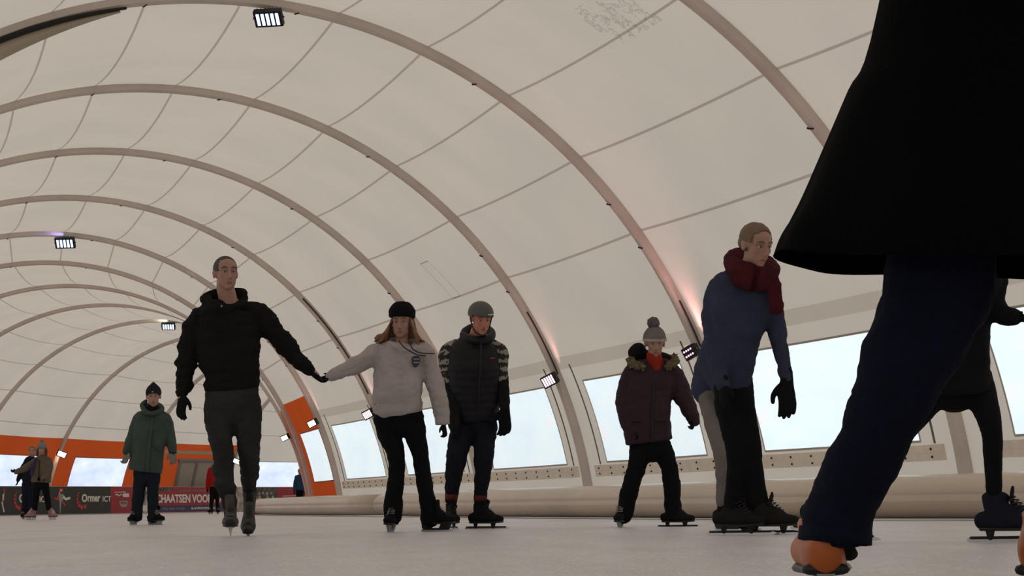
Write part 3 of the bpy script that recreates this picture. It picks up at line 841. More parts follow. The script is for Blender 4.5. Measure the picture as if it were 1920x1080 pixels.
    # ---- skates
    def skate(s, ankle, ground, yaw, m, style='hockey', blade=HOLD, size=1.0, toe=0, lean=0, cuff=None, lacem=None, solem=BLK, shaft=.14, thick=1.0, capm=None):
        """ankle/ground = (px, py, dy): centre of the ankle and the contact under it; yaw 0 = toe towards the camera, positive to the right of the picture"""
        G = s.P(*ground); A = s.P(*ankle)
        R = Matrix.Rotation(math.radians(yaw), 3, 'Z') @ Matrix.Rotation(math.radians(lean), 3, 'Y') @ Matrix.Rotation(math.radians(toe), 3, 'X')
        M = Matrix.Translation(G) @ R.to_4x4() @ Matrix.Scale(size, 4)
        z0 = {'hockey': .062, 'long': .050, 'figure': .055}[style]
        f = lambda *p: M @ V(p)
        X = M.to_3x3() @ V((1, 0, 0)); X.normalize()
        q = size*thick
        bm = bmesh.new()
        chain(bm, [f(0, .085, z0+.040), f(0, .05, z0+.040), f(0, 0, z0+.040), f(0, -.07, z0+.038), f(0, -.13, z0+.034), f(0, -.175, z0+.030)],
              [(.030*q, .038*q), (.034*q, .042*q), (.036*q, .042*q), (.043*q, .038*q), (.046*q, .032*q), (.036*q, .026*q)], side=X, seg=18, n=4)
        top = M.inverted() @ A
        tz_ = z0+shaft
        tx = (top.x*(tz_/max(top.z, .05))) if top.z > .05 else 0; ty = .02+((top.y-.02)*.6 if top.z > .05 else 0)
        tx = max(-.06, min(.06, tx)); ty = max(-.05, min(.08, ty))
        sh_ = shaft-.035
        chain(bm, [f(0, .02, z0+.035), f(tx*.2, .012, z0+.035+sh_*.35), f(tx*.6, ty, z0+.035+sh_*.68), f(tx, ty, tz_)], [(.036*q, .052*q), (.037*q, .052*q), (.040*q, .054*q), (.047*q, .060*q)], side=X, seg=18, n=4, caps=(1, .3))
        chain(bm, [f(0, -.03, z0+.075), f(0, -.065, z0+.072), f(0, -.10, z0+.058)], [.034*q, .033*q, .028*q], seg=14)
        o = s.add('skate', bm, m, vox=.007, smooth=2)
        bm = bmesh.new()
        chain(bm, [f(0, .088, z0+.006), f(0, .0, z0+.004), f(0, -.10, z0+.004), f(0, -.185, z0+.010)], [(.034*q, .009*q), (.033*q, .008*q), (.045*q, .008*q), (.032*q, .009*q)], side=X, seg=14, sq=3)
        s.raw('sole', bm, solem, o)
        if capm:
            bm = bmesh.new(); chain(bm, [f(0, -.115, z0+.030), f(0, -.15, z0+.030), f(0, -.182, z0+.026)], [(.048*q, .036*q), (.046*q, .033*q), (.034*q, .024*q)], side=X, seg=18); s.raw('toe_cap', bm, capm, o)
        # tongue, laces, collar
        if shaft > .1: bm = bmesh.new(); chain(bm, [f(0, -.085, z0+.085), f(tx*.3, ty-.068, z0+.115), f(tx, ty-.070, tz_+.03)], [(.022*q, .010*q), (.026*q, .010*q), (.028*q, .008*q)], side=X, seg=12); s.raw('tongue', bm, lacem or m, o)
        bm = bmesh.new()
        for j in range(5 if shaft > .1 else 1):
            w = j/4; yb = -.105+w*.055; zb = z0+.082+w*.052
            chain(bm, [f(-.028, yb+.018, zb-.012), f(-.006, yb-.008, zb+.004), f(.028, yb+.014, zb+.004)], [.0035]*3, seg=6, n=3)
        s.raw('lace', bm, blade if lacem is None else BLK, o)
        bm = bmesh.new()
        if style == 'hockey' or style == 'figure':
            # holder: two towers and a rail, tapering down to the blade
            prof_ = [(.095, z0+.004), (.030, z0+.004), (.012, .030), (-.060, .030), (-.085, z0+.004), (-.165, z0+.004), (-.150, .024), (-.150, .016), (.085, .016), (.098, .03)]
            wt = .016; wb = .005
            vs = []
            for sg in (-1, 1): vs.append([bm.verts.new(f(sg*(wb+(wt-wb)*max(0, (z-.016)/(z0-.016))), y, z)) for y, z in prof_])
            n = len(prof_)
            bm.faces.new(vs[0]); bm.faces.new(list(reversed(vs[1])))
            for k in range(n): bm.faces.new((vs[0][k], vs[1][k], vs[1][(k+1) % n], vs[0][(k+1) % n]))
            bmesh.ops.recalc_face_normals(bm, faces=bm.faces[:]); part('blade_holder', bm, blade, o)
            pr = [(.108, .020), (-.165, .020), (-.185, .012), (-.150, .0005), (.090, .0005), (.112, .010)]
        else:
            for yy, rr in ((.05, .014), (-.11, .016)): chain(bm, [f(0, yy, z0+.003), f(0, yy, .016)], [(rr, rr*1.5), (rr*.55, rr*.9)], side=X, seg=12, n=2)
            chain(bm, [f(0, .13, .019), f(0, -.22, .019)], [.0065]*2, seg=10, n=4); s.raw('blade_holder', bm, blade, o)
            pr = [(.145, .018), (-.24, .018), (-.262, .010), (-.235, .0005), (.135, .0005), (.148, .006)]
        bm = bmesh.new(); vs = [[bm.verts.new(f(sg*.0022, y, z)) for y, z in pr] for sg in (-1, 1)]
        bm.faces.new(vs[0]); bm.faces.new(list(reversed(vs[1])))
        for k in range(len(pr)): bm.faces.new((vs[0][k], vs[1][k], vs[1][(k+1) % len(pr)], vs[0][(k+1) % len(pr)]))
        bmesh.ops.recalc_face_normals(bm, faces=bm.faces[:]); part('blade', bm, STEEL, o)
        return o

def depth_for(py, px=960):
    """distance at which a point on the ice shows at row py"""
    d = fwd+rt*((px-960)/FPX)+up*((540-py)/FPX)
    return -HC/d.z*d.y

BLACKKNIT = cloth('black_knit', .010, .009, .009)
BLACKGLOVE = cloth('black_glove', .007, .007, .008)
BLACKPANT = cloth('black_trousers', .006, .006, .007)

# ---- the man in black ------------------------------------------------------------------
def man_in_black():
    Y = depth_for(1006, 433)
    p = Person('person', 'man in a black hoodie and dark grey jeans, holding hands with the woman', Y, (433, 1006), vox=.0068)
    p.head(424, 0, 481, 547, yaw=22, pitch=-2, neck=(428, 566, .01, 18), dy=-.03, jaw=1.06)
    # trunk and limbs under the clothes
    b = p.body
    p.limb(b, [(429, 578, .02, 30, .09), (428, 610, 0, 50, .11), (432, 660, -.01, 48, .11), (434, 705, 0, 42, .10), (436, 745, 0, 44, .10), (437, 775, 0, 36, .09)])
    p.limb(b, [(378, 592, .02, 15), (360, 620, .02, 15), (350, 668, .02, 13), (344, 720, -.02, 11), (341, 745, -.03, 9)])
    p.limb(b, [(482, 588, .02, 15), (505, 612, .02, 15), (540, 648, .05, 12), (575, 688, .10, 10), (590, 702, .12, 9)])
    p.limb(b, [(412, 765, 0, 24), (421, 850, -.05, 15), (430, 930, -.05, 11), (431, 960, -.04, 10)])
    p.limb(b, [(460, 765, 0, 24), (466, 840, .05, 14), (458, 900, .30, 11), (457, 935, .42, 10)])
    p.finish_body(); p.eyes(browm=HAIRG)
    p.cap('hair', HAIRG, lambda x, y, z: (y > -.055 and z > .088) or (y > -.046 and z > .012 and abs(x) > .052+max(0, z-.05)*.1) or (y > .018 and z > -.045), r=(.0795, .0995, .0875), thick=.003)
    bm = bmesh.new()
    p.limb(bm, [(428, 574, .03, 34, .085), (425, 590, .02, 58, .115), (427, 622, 0, 62, .135), (430, 668, -.01, 58, .138), (434, 705, -.01, 54, .135), (435, 722, 0, 52, .13)], seg=24, sq=2.4, caps=(.5, .15))
    p.limb(bm, [(386, 586, .02, 18), (370, 600, .02, 24), (357, 640, .02, 22), (350, 678, .01, 19.5), (346, 712, -.01, 17), (342, 738, -.02, 12.5)])
    p.limb(bm, [(470, 580, .02, 18), (487, 590, .02, 25), (510, 620, .03, 22), (536, 647, .05, 19), (558, 672, .08, 16), (577, 692, .11, 12.5)])
    for px, py, r in ((349, 680, 21), (348, 700, 19.5), (347, 716, 18)): p.limb(bm, [(px-1, py-3, 0, r), (px, py+3, 0, r)], n=2)
    for px, py, r in ((536, 648, 20), (549, 663, 18.5), (561, 676, 17)): p.limb(bm, [(px-2, py-2, .06, r), (px+2, py+3, .07, r)], n=2)
    # hood lying round the neck
    pts = [(400, 573, -.05, 10), (385, 562, .05, 13), (394, 551, .10, 12), (425, 549, .13, 13), (450, 550, .10, 10), (454, 564, .03, 9), (447, 576, -.07, 8), (430, 585, -.10, 7), (412, 580, -.09, 9), (400, 573, -.05, 10)]
    p.limb(bm, pts, n=5)
    p.limb(bm, [(384, 719, 0, 3), (384, 725, 0, 3)], n=2)
    hd = p.add('hoodie', bm, BLACKKNIT, vox=.009, amp=.020, freq=(6, 6, 14), seed=2, smooth=2)
    bm = bmesh.new(); p.limb(bm, [(434, 716, -.005, 53, .135), (435, 729, 0, 51, .13)], seg=28, sq=2.4, n=3, caps=(.1, .1)); p.raw('hem_band', bm, BLACKKNIT, hd)
    for a in ((420, 577, -.135), (443, 569, -.115)):
        bm = bmesh.new(); ell(bm, Matrix.Translation(p.P(*a)), (0, 0, 0), (.006, .004, .007), 8); p.raw('eyelet', bm, mat('eyelet_brass', (.35, .28, .12, 1), .4, metal=.6), hd)
    JE = cloth('dark_grey_jeans', .028, .028, .028, vary=.3, vscale=5)
    bm = bmesh.new()
    p.limb(bm, [(434, 712, 0, 50, .12), (435, 745, 0, 52, .125), (436, 768, 0, 50, .12)], seg=20, sq=2.3)
    p.limb(bm, [(410, 755, 0, 28), (411, 790, -.01, 27.5), (416, 830, -.03, 22), (421, 862, -.05, 20), (423, 890, -.04, 17.5), (428, 920, -.03, 15.5), (430, 938, -.03, 15), (431, 946, -.03, 15)], flat=1.02)
    p.limb(bm, [(462, 755, 0, 28), (465, 790, 0, 27.5), (465, 830, .03, 23), (464, 862, .10, 20), (461, 885, .20, 17), (457, 906, .32, 14.5), (456, 918, .38, 14), (456, 924, .40, 14)], flat=1.02)
    for px, py, r in ((422, 905, 17.5), (427, 918, 17), (419, 878, 19.5)): p.limb(bm, [(px-2, py+2, -.04, r), (px+2, py-1, -.04, r)], n=2)
    for px, py, d, r in ((463, 880, .17, 18), (460, 893, .25, 16.5)): p.limb(bm, [(px-2, py+1, d, r), (px+2, py-1, d, r)], n=2)
    j = p.add('jeans', bm, JE, vox=.009, amp=.008, freq=(8, 8, 20), seed=5)
    p.glove((343, 742, -.03), (338, 793, -.06), BLACKGLOVE, side=(.8, -.6, 0), normal=(.35, .8, .1), curl=20, cuffr=.042)
    p.glove((580, 694, .12), (613, 727, .10), BLACKGLOVE, side=(.4, -.7, -.6), normal=(.5, .8, .3), curl=38, cuffr=.042)
    GR = cloth('grey_suede_boot', .075, .070, .066, vary=.3)
    p.skate((431, 945, -.02), (433, 1004.5, -.02), 6, GR, 'hockey', lacem=GR, size=1.0, shaft=.17, capm=BLK, thick=1.15)
    p.skate((457, 925, .40), (456, 993, .38), 3, GR, 'hockey', lacem=BLK, size=.98, toe=28, shaft=.17, capm=BLK, thick=1.1)
man_in_black()

# ---- woman in the white hoodie -----------------------------------------------------------
def woman_white():
    Y = 17.5
    p = Person('person', 'woman in a white hoodie, black hat and trousers, holding hands with a man', Y, (735, 999), vox=.0068)
    p.head(753, 0, 572, 639, yaw=-6, pitch=2, roll=2, neck=(753, 648, .02, 13), jaw=.93, sz=.96)
    b = p.body
    p.limb(b, [(752, 655, .02, 26, .07), (748, 680, 0, 36, .095), (746, 720, 0, 34, .10), (746, 765, 0, 38, .11), (748, 790, 0, 34, .10)])
    p.limb(b, [(708, 658, .02, 12), (670, 688, -.03, 11), (645, 700, -.08, 9), (622, 710, -.12, 7)])
    p.limb(b, [(797, 658, .02, 12), (815, 715, .0, 11), (828, 760, -.03, 9), (833, 795, -.03, 7)])
    p.limb(b, [(725, 785, 0, 20), (742, 860, 0, 14), (737, 930, .02, 10), (735, 965, .02, 9)])
    p.limb(b, [(770, 785, 0, 20), (786, 860, 0, 14), (800, 930, .02, 10), (808, 965, .02, 9)])
    p.finish_body(); p.eyes(browm=HAIRR)
    # hair: many tapered locks blown sideways
    bm = bmesh.new(); M = p.HM; f = lambda *q: M @ V(q)
    rnd = random.Random(4)
    for k in range(96):
        sg = -1 if k % 2 else 1; a = rnd.uniform(-.2, 1)
        y0 = -.045+.10*a*rnd.random(); x0 = .072
        L = rnd.uniform(.75, 1.15)
        out = rnd.uniform(.012, .050)+(.020 if sg < 0 else .010)
        wv = rnd.uniform(-.016, .016)
        chain(bm, [f(sg*x0*.8, y0+.02, .055), f(sg*(x0+.004), y0+.02, .0), f(sg*(x0+.012+out*.3), y0+.025+wv, -.060*L), f(sg*(x0+.010+out*.8), y0+.03, -.110*L), f(sg*(x0+out*1.5), y0+.03+wv*2, -.150*L+(.02 if sg < 0 else 0)), f(sg*(x0+out*2.0), y0+.03, -.165*L+.01)],
              [.007, .008, .0085, .008, .0055, .0015], seg=6, n=3)
    for k in range(26):
        x = -.065+.13*k/25
        chain(bm, [f(x, .075, .06), f(x*1.2, .105, -.02), f(x*1.5, .10, -.10), f(x*1.7, .085, -.165)], [.012, .015, .014, .004], seg=7, n=3)
    p.add('hair', bm, HAIRR, vox=.0042, smooth=1)
    HAT = cloth('black_hat', .006, .006, .007)
    bm = bmesh.new(); z = p.HZ
    chain(bm, [f(0, .010, .040), f(0, .012, .070), f(0, .014, .105), f(0, .016, .138)], [(.098*z, .115*z), (.101*z, .118*z), (.096*z, .112*z), (.070*z, .085*z)], side=p.HR @ V((1, 0, 0)), seg=28, n=4, caps=(.05, .35))
    hat = p.add('hat', bm, HAT, vox=.006, amp=.003, freq=(30, 30, 30))
    WH = cloth('white_fleece', .40, .36, .35, vary=.06)
    bm = bmesh.new()
    p.limb(bm, [(752, 651, .03, 26, .075), (750, 662, .02, 46, .10), (747, 685, 0, 47, .125), (746, 712, -.01, 46, .135), (745, 740, -.02, 48.5, .155), (745, 758, -.01, 48, .15), (746, 766, 0, 46, .14)], seg=24, sq=2.2, caps=(.4, .15))
    p.limb(bm, [(716, 656, .02, 16), (703, 664, .01, 21), (678, 681, -.03, 18), (655, 693, -.07, 15.5), (634, 703, -.11, 12), (622, 708, -.13, 9)])
    p.limb(bm, [(786, 652, .02, 16), (798, 664, .01, 20), (809, 700, .0, 18), (820, 735, -.02, 17), (827, 765, -.03, 15.5), (830, 782, -.03, 12.5)])
    for px, py, d, r in ((640, 701, -.10, 13.5), (629, 705, -.12, 11.5)): p.limb(bm, [(px-1, py, d, r), (px+2, py-1, d, r)], n=2)
    p.limb(bm, [(730, 641, .0, 6), (722, 646, .05, 9), (735, 640, .11, 11), (757, 636, .13, 12), (780, 642, .09, 10), (788, 650, .0, 9), (772, 658, -.06, 7), (752, 656, -.09, 6), (738, 648, -.06, 6), (730, 641, .0, 6)], n=5)
    h = p.add('hoodie', bm, WH, vox=.009, amp=.018, freq=(6, 6, 9), seed=8)
    bm = bmesh.new(); p.limb(bm, [(745, 757, -.01, 48, .15), (746, 772, 0, 46, .14)], seg=28, n=3, caps=(.1, .1)); p.raw('hem_band', bm, WH, h)
    bm = bmesh.new(); p.limb(bm, [(829, 780, -.03, 14), (830, 796, -.03, 13.5)], seg=18, n=3, caps=(.15, .1)); p.raw('cuff', bm, WH, h)
    bm = bmesh.new()
    chain(bm, [p.P(749, 641, -.115), p.P(758, 652, -.14), p.P(772, 662, -.15), p.P(786, 668, -.14), p.P(799, 669, -.11)], [.0045]*5, seg=7); p.raw('drawstring', bm, BLK, h)
    bm = bmesh.new()
    chain(bm, [p.P(770, 647, -.12), p.P(776, 657, -.15), p.P(790, 664, -.14), p.P(815, 664, -.07)], [.0045]*4, seg=7); p.raw('drawstring', bm, BLK, h)
    bm = bmesh.new(); c = p.P(782, 679, -.118)
    n = V((.22, -1, .05)).normalized(); sx_ = n.cross(V((0, 0, 1))).normalized()*-1; uz = n.cross(sx_)
    if uz.z < 0: uz = -uz
    vs = [bm.verts.new(c+sx_*(x*.030)+uz*(zv*.038)) for x, zv in ((-1, .6), (-.5, 1), (.5, 1), (1, .6), (.9, -.3), (.4, -.9), (0, -1.1), (-.4, -.9), (-.9, -.3))]
    fc = bm.faces.new(vs); ex = bmesh.ops.extrude_face_region(bm, geom=[fc]); bmesh.ops.translate(bm, vec=n*-.05, verts=[q for q in ex['geom'] if isinstance(q, bmesh.types.BMVert)]); bmesh.ops.recalc_face_normals(bm, faces=bm.faces[:])
    em = part('emblem', bm, mat('emblem_blue', (.035, .05, .085, 1), .8), h)
    bm = bmesh.new()
    for zz in (.4, -.25):
        vs = [bm.verts.new(c+n*.002+sx_*(x*.022)+uz*(.038*(zz+dz))) for x, dz in ((-1, -.12), (1, -.12), (1, .12), (-1, .12))]; bm.faces.new(vs)
    part('emblem_bar', bm, K_GRY, em)
    bm = bmesh.new()
    p.limb(bm, [(746, 750, 0, 44, .12), (746, 775, 0, 46, .125), (748, 790, 0, 42, .12)], seg=20)
    p.limb(bm, [(723, 785, 0, 24), (730, 815, -.01, 22), (742, 848, -.02, 17.5), (744, 880, -.01, 16), (741, 915, 0, 16.5), (737, 948, .01, 18), (737, 966, .01, 18)])
    p.limb(bm, [(772, 785, 0, 24), (779, 815, -.01, 21), (787, 848, -.02, 16.5), (793, 885, -.01, 15.5), (798, 920, 0, 15.5), (804, 950, .01, 17), (807, 972, .01, 17.5)])
    p.add('trousers', bm, BLACKPANT, vox=.010, amp=.007, freq=(7, 7, 16), seed=4)
    p.glove((832, 797, -.03), (838, 826, -.07), BLACKGLOVE, side=(-.5, -.85, 0), normal=(-.8, .3, 0), curl=45, cuffr=.036)
    p.glove((624, 707, -.13), (602, 716, -.16), BLACKGLOVE, side=(0, -.3, 1), normal=(0, 1, 0), curl=40, cuffr=.030)
    p.skate((738, 965, .0), (734, 999, .0), -8, BLACKPANT, 'hockey', blade=mat('holder_grey', (.2, .2, .2, 1), .4), lean=4, size=.93)
    p.skate((808, 972, .0), (812, 997.5, .0), 55, BLACKPANT, 'hockey', blade=BLK, size=.95)
woman_white()

# ---- older man with helmet -----------------------------------------------------------------
def old_man():
    Y = 18.9
    p = Person('person', 'older man in a grey helmet and dark padded vest with patterned sleeves, skating bent forward', Y, (905, 994), vox=.008, skin=SKINR)
    p.head(902, 0, 568, 632, yaw=18, pitch=16, neck=(896, 628, .02, 16), dy=-.12, sz=.98)
    b = p.body
    p.limb(b, [(890, 640, .04, 30, .09), (888, 680, .02, 42, .11), (888, 740, .08, 38, .11), (889, 790, .15, 38, .11)])
    p.limb(b, [(846, 660, .04, 13), (840, 720, .06, 12), (848, 775, -.05, 10), (852, 802, -.08, 6)])
    p.limb(b, [(932, 662, .04, 13), (943, 725, .06, 11), (947, 770, -.01, 7)])
    p.limb(b, [(868, 790, .15, 22), (858, 860, -.05, 15), (847, 925, .05, 11), (846, 955, .05, 10)])
    p.limb(b, [(912, 790, .15, 22), (906, 860, -.05, 15), (902, 925, .05, 11), (902, 955, .05, 10)])
    p.finish_body(); p.eyes(browm=HAIRG)
    HEL = mat('helmet_grey', (.085, .085, .080, 1), .55, vary=.08)
    hel = p.cap('helmet', HEL, lambda x, y, z: z > .022+.02*(y < -.05), c=(0, .012, .040), r=(.100, .122, .098), thick=.012)
    for sg in (-1, 1):
        bm = bmesh.new(); f = lambda *q: p.HM @ V(q)
        chain(bm, [f(sg*.09, .0, .03), f(sg*.076, -.012, -.04), f(sg*.05, -.04, -.10), f(0, -.058, -.122)], [.005]*4, seg=6); p.raw('chin_strap', bm, BLK, hel)
    bm = bmesh.new(); Mh = p.HM; box(bm, Mh @ Matrix.Rotation(.15, 4, 'Z'), .045, .004, .007, (.028, -.112, .056)); p.raw('visor_mark', bm, K_WHT, hel)
    VE = mat('vest_navy', (.0050, .0050, .0075, 1), .6, bump=.2, bscale=120, spec=.3)
    bm = bmesh.new()
    rows = [(892, 636, .06, 26, .085), (890, 648, .05, 44, .11), (888, 668, .03, 51, .135)]
    for k in range(8):
        py = 684+k*14; r = 51.5-(k*.4); rows += [(888, py-5, .03+k*.014, r-2.2, .138), (888, py+2, .03+k*.014, r+1.5, .155)]
    rows += [(889, 792, .13, 45, .13)]
    p.limb(bm, rows, seg=26, n=3, sq=2.3, caps=(.4, .15))
    p.limb(bm, [(868, 625, .05, 7), (876, 618, .10, 10), (896, 612, .14, 11), (918, 619, .09, 9), (921, 632, -.02, 8), (905, 640, -.10, 8), (886, 638, -.08, 8), (870, 630, .0, 8), (868, 625, .05, 7)], n=4)
    v = p.add('vest', bm, VE, vox=.010, amp=.006, freq=(5, 5, 6), seed=12)
    bm = bmesh.new(); chain(bm, [p.P(903, 642, -.12), p.P(901, 680, -.13), p.P(898, 740, -.09), p.P(897, 785, -.02)], [.006]*4, seg=8); p.raw('zip', bm, BLK, v)
    bm = bmesh.new(); box(bm, Matrix.Translation(p.P(924, 673, -.105)) @ Matrix.Rotation(.3, 4, 'Z'), .035, .006, .009); p.raw('chest_mark', bm, mat('mark_red', (.35, .06, .05, 1), .7), v)
    # patterned knit sleeve
    def knit():
        m = bpy.data.materials.new('patterned_knit'); m.use_nodes = True; nt = m.node_tree; N = nt.nodes.new; L = nt.links.new
        b_ = nt.nodes['Principled BSDF']; b_.inputs['Roughness'].default_value = .95; tc = N('ShaderNodeTexCoord'); w = N('ShaderNodeTexWave'); w.wave_type = 'BANDS'; w.bands_direction = 'Z'
        w.inputs['Scale'].default_value = 4.5; w.inputs['Distortion'].default_value = 5; w.inputs['Detail'].default_value = 3; w.inputs['Detail Scale'].default_value = 6
        L(tc.outputs['Object'], w.inputs[0]); r = N('ShaderNodeValToRGB'); r.color_ramp.interpolation = 'CONSTANT'; e = r.color_ramp.elements
        e[0].color = (.018, .017, .016, 1); e[1].position = .62; e[1].color = (.26, .235, .20, 1); L(w.outputs[0], r.inputs[0]); L(r.outputs[0], b_.inputs['Base Color']); return m
    KN = knit(); KB = cloth('sweater_dark', .012, .012, .013)
    for pts, nm in (([(856, 650, .05, 16), (842, 664, .05, 21), (843, 690, .05, 20), (844, 716, .05, 17)], 0), ([(924, 650, .05, 15), (935, 662, .05, 19), (937, 690, .05, 16), (940, 712, .05, 14)], 1)):
        bm = bmesh.new(); p.limb(bm, pts); p.add('upper_sleeve', bm, KN, vox=.010, amp=.006, seed=nm+3)
    for pts, nm in (([(844, 712, .05, 16.5), (846, 745, .02, 15), (850, 785, -.05, 13), (853, 802, -.08, 11)], 0), ([(940, 708, .05, 13.5), (944, 738, .04, 12), (946, 765, -.01, 10)], 1)):
        bm = bmesh.new(); p.limb(bm, pts); p.add('forearm_sleeve', bm, KB, vox=.009, amp=.006, seed=nm+5)
    NP = cloth('navy_trousers', .010, .011, .018)
    bm = bmesh.new()
    p.limb(bm, [(889, 775, .13, 42, .12), (889, 800, .13, 42, .13)], seg=20)
    p.limb(bm, [(868, 795, .13, 24), (862, 828, .02, 22), (857, 856, -.06, 20), (851, 888, -.02, 17), (847, 920, .04, 14), (846, 935, .05, 12.5)])
    p.limb(bm, [(910, 795, .13, 24), (908, 828, .02, 21), (907, 856, -.05, 19), (905, 888, -.02, 16), (901, 920, .04, 13.5), (900, 936, .05, 12)])
    p.add('trousers', bm, NP, vox=.010, amp=.010, freq=(7, 7, 20), seed=15)
    p.glove((947, 768, -.01), (949, 826, -.05), BLACKGLOVE, side=(-.8, -.5, 0), normal=(-.3, .8, 0), curl=30, cuffr=.036)
    p.glove((853, 805, -.09), (852, 832, -.12), BLACKGLOVE, side=(.7, -.7, 0), curl=60, cuffr=.036)
    SH = cloth('black_leather_skate', .008, .008, .009)
    for q in ((847, 940, .05), ): pass
    p.skate((847, 940, .05), (845, 993, .02), 14, SH, 'long', blade=BLK)
    p.skate((901, 940, .05), (902, 993, .0), 58, SH, 'long', blade=BLK)
    for px, py in ((846, 932), (900, 934)):
        bm = bmesh.new(); p.limb(bm, [(px, py-4, .04, 12.5), (px, py+4, .04, 12)], n=2, caps=(.2, .2)); p.raw('sock', bm, mat('sock_maroon', (.10, .015, .012, 1), .9), p.root)
old_man()

# ---- purple coat child ------------------------------------------------------------------------
def purple_child():
    Y = 18.6
    p = Person('person', 'child in a plum padded coat, red neck warmer and grey pompom hat', Y, (1215, 991), vox=.008)
    p.head(1227, 0, 617, 672, yaw=4, pitch=8, neck=(1225, 680, .02, 12), dy=-.04, jaw=.92, sz=.93)
    b = p.body
    p.limb(b, [(1224, 688, .02, 24, .07), (1218, 720, 0, 34, .09), (1215, 780, 0, 32, .09), (1216, 835, 0, 34, .10)])
    p.limb(b, [(1192, 702, .02, 11), (1175, 750, .03, 10), (1178, 795, -.03, 8), (1188, 815, -.08, 7)])
    p.limb(b, [(1258, 700, .02, 11), (1280, 740, .03, 10), (1298, 785, .0, 7)])
    p.limb(b, [(1198, 835, 0, 18), (1190, 890, 0, 13), (1176, 940, 0, 10), (1167, 965, 0, 9)])
    p.limb(b, [(1240, 835, 0, 18), (1256, 890, 0, 13), (1262, 940, 0, 10), (1264, 965, 0, 9)])
    p.finish_body(); p.eyes(browm=HAIRD)
    HT = cloth('grey_wool_hat', .17, .15, .145, vary=.15, bscale=70)
    hat = p.cap('hat', HT, lambda x, y, z: z > .022, r=(.094, .112, .108), c=(0, .012, .036), thick=.012, amp=.003)
    bm = bmesh.new(); f = lambda *q: p.HM @ V(q); z = p.HZ
    chain(bm, [f(0, .006, .020), f(0, .006, .040)], [(.098*z, .114*z)]*2, side=p.HR @ V((1, 0, 0)), seg=28, n=2, caps=(.08, .08)); p.raw('hat_band', bm, cloth('pale_band', .36, .33, .30), hat)
    bm = bmesh.new(); bmesh.ops.create_icosphere(bm, subdivisions=4, radius=.045, matrix=Matrix.Translation(f(-.01, .01, .165)))
    for v in bm.verts: v.co += (v.co-f(-.01, .01, .165)).normalized()*.012*noise.noise(v.co*90)
    p.raw('pompom', bm, cloth('pompom', .12, .10, .105), hat)
    CO = mat('plum_coat', (.027, .0105, .0175, 1), .75, bump=.2, bscale=60, vary=.15)
    bm = bmesh.new()
    p.limb(bm, [(1226, 682, .03, 26, .075), (1224, 692, .02, 42, .10), (1220, 712, 0, 46, .125), (1216, 745, 0, 43, .13), (1214, 780, 0, 43.5, .135), (1215, 812, 0, 45, .14), (1217, 828, 0, 45, .14)], seg=24, sq=2.3, caps=(.4, .1))
    p.limb(bm, [(1200, 690, .02, 17), (1188, 702, .02, 21), (1176, 735, .03, 20), (1173, 765, .01, 19), (1180, 795, -.04, 17), (1187, 810, -.08, 13)])
    p.limb(bm, [(1248, 688, .02, 17), (1262, 702, .02, 20), (1275, 728, .03, 19), (1288, 757, .02, 17), (1298, 780, .0, 14), (1301, 788, 0, 12)])
    for px, py, r in ((1280, 742, 18.5), (1291, 764, 17)): p.limb(bm, [(px-1, py-3, .02, r), (px+1, py+3, .02, r)], n=2)
    co = p.add('coat', bm, CO, vox=.010, amp=.010, freq=(6, 6, 13), seed=20)
    bm = bmesh.new(); chain(bm, [p.P(1226, 700, -.105), p.P(1222, 760, -.135), p.P(1221, 828, -.15)], [.006]*3, seg=8); p.raw('zip', bm, BLK, co)
    for sx0 in (1192, 1238):
        bm = bmesh.new(); box(bm, Matrix.Translation(p.P(sx0, 790, -.128)), .085, .03, .015, bevel=.004); p.raw('pocket_flap', bm, CO, co)
    FU = mat('fur_trim', (.14, .105, .055, 1), .95, bump=1, bscale=120, vary=.5, vscale=40)
    bm = bmesh.new(); rnd = random.Random(3)
    for path in ([V(q) for q in cat([tuple(p.P(1197, 668, .12)), tuple(p.P(1183, 672, .04)), tuple(p.P(1186, 684, -.06)), tuple(p.P(1204, 690, -.10))], 12)], [V(q) for q in cat([tuple(p.P(1250, 688, -.10)), tuple(p.P(1264, 680, -.04)), tuple(p.P(1264, 668, .06))], 10)]):
        bm = bmesh.new()
        for q in path:
            for k in range(8):
                d = V((rnd.gauss(0, 1), rnd.gauss(0, 1), rnd.gauss(0, 1))).normalized(); chain(bm, [q, q+d*.042], [.018, .003], seg=6, n=1)
        p.add('fur_trim', bm, FU, vox=.006, smooth=1, parent=co)
    bm = bmesh.new(); p.limb(bm, [(1198, 655, .10, 15), (1192, 664, .06, 15), (1212, 672, .12, 18), (1240, 674, .12, 17), (1256, 676, .06, 12)], n=4)
    p.add('hood', bm, BLACKKNIT, vox=.009, parent=co)
    bm = bmesh.new(); p.limb(bm, [(1226, 668, -.02, 15, .08), (1228, 679, -.03, 16, .085), (1230, 693, -.05, 11, .06)], n=4); p.add('neck_warmer', bm, cloth('red_fleece', .28, .028, .012), vox=.007, amp=.005, freq=(12, 12, 30))
    bm = bmesh.new()
    p.limb(bm, [(1218, 815, 0, 36, .11), (1219, 840, 0, 38, .11)], seg=20)
    p.limb(bm, [(1201, 836, 0, 21), (1195, 868, -.02, 18.5), (1186, 900, -.02, 17), (1178, 930, .0, 17), (1172, 955, .01, 17), (1170, 966, .01, 16.5)])
    p.limb(bm, [(1240, 836, 0, 20), (1252, 868, -.02, 17.5), (1258, 900, -.02, 17), (1261, 930, .0, 16.5), (1262, 955, .01, 17), (1262, 964, .01, 16)])
    p.add('trousers', bm, BLACKPANT, vox=.010, amp=.011, freq=(7, 7, 14), seed=23)
    p.glove((1300, 786, 0), (1297, 811, -.06), BLACKGLOVE, side=(-.4, -.9, 0), curl=60, cuffr=.036, normal=(-1, .3, 0))
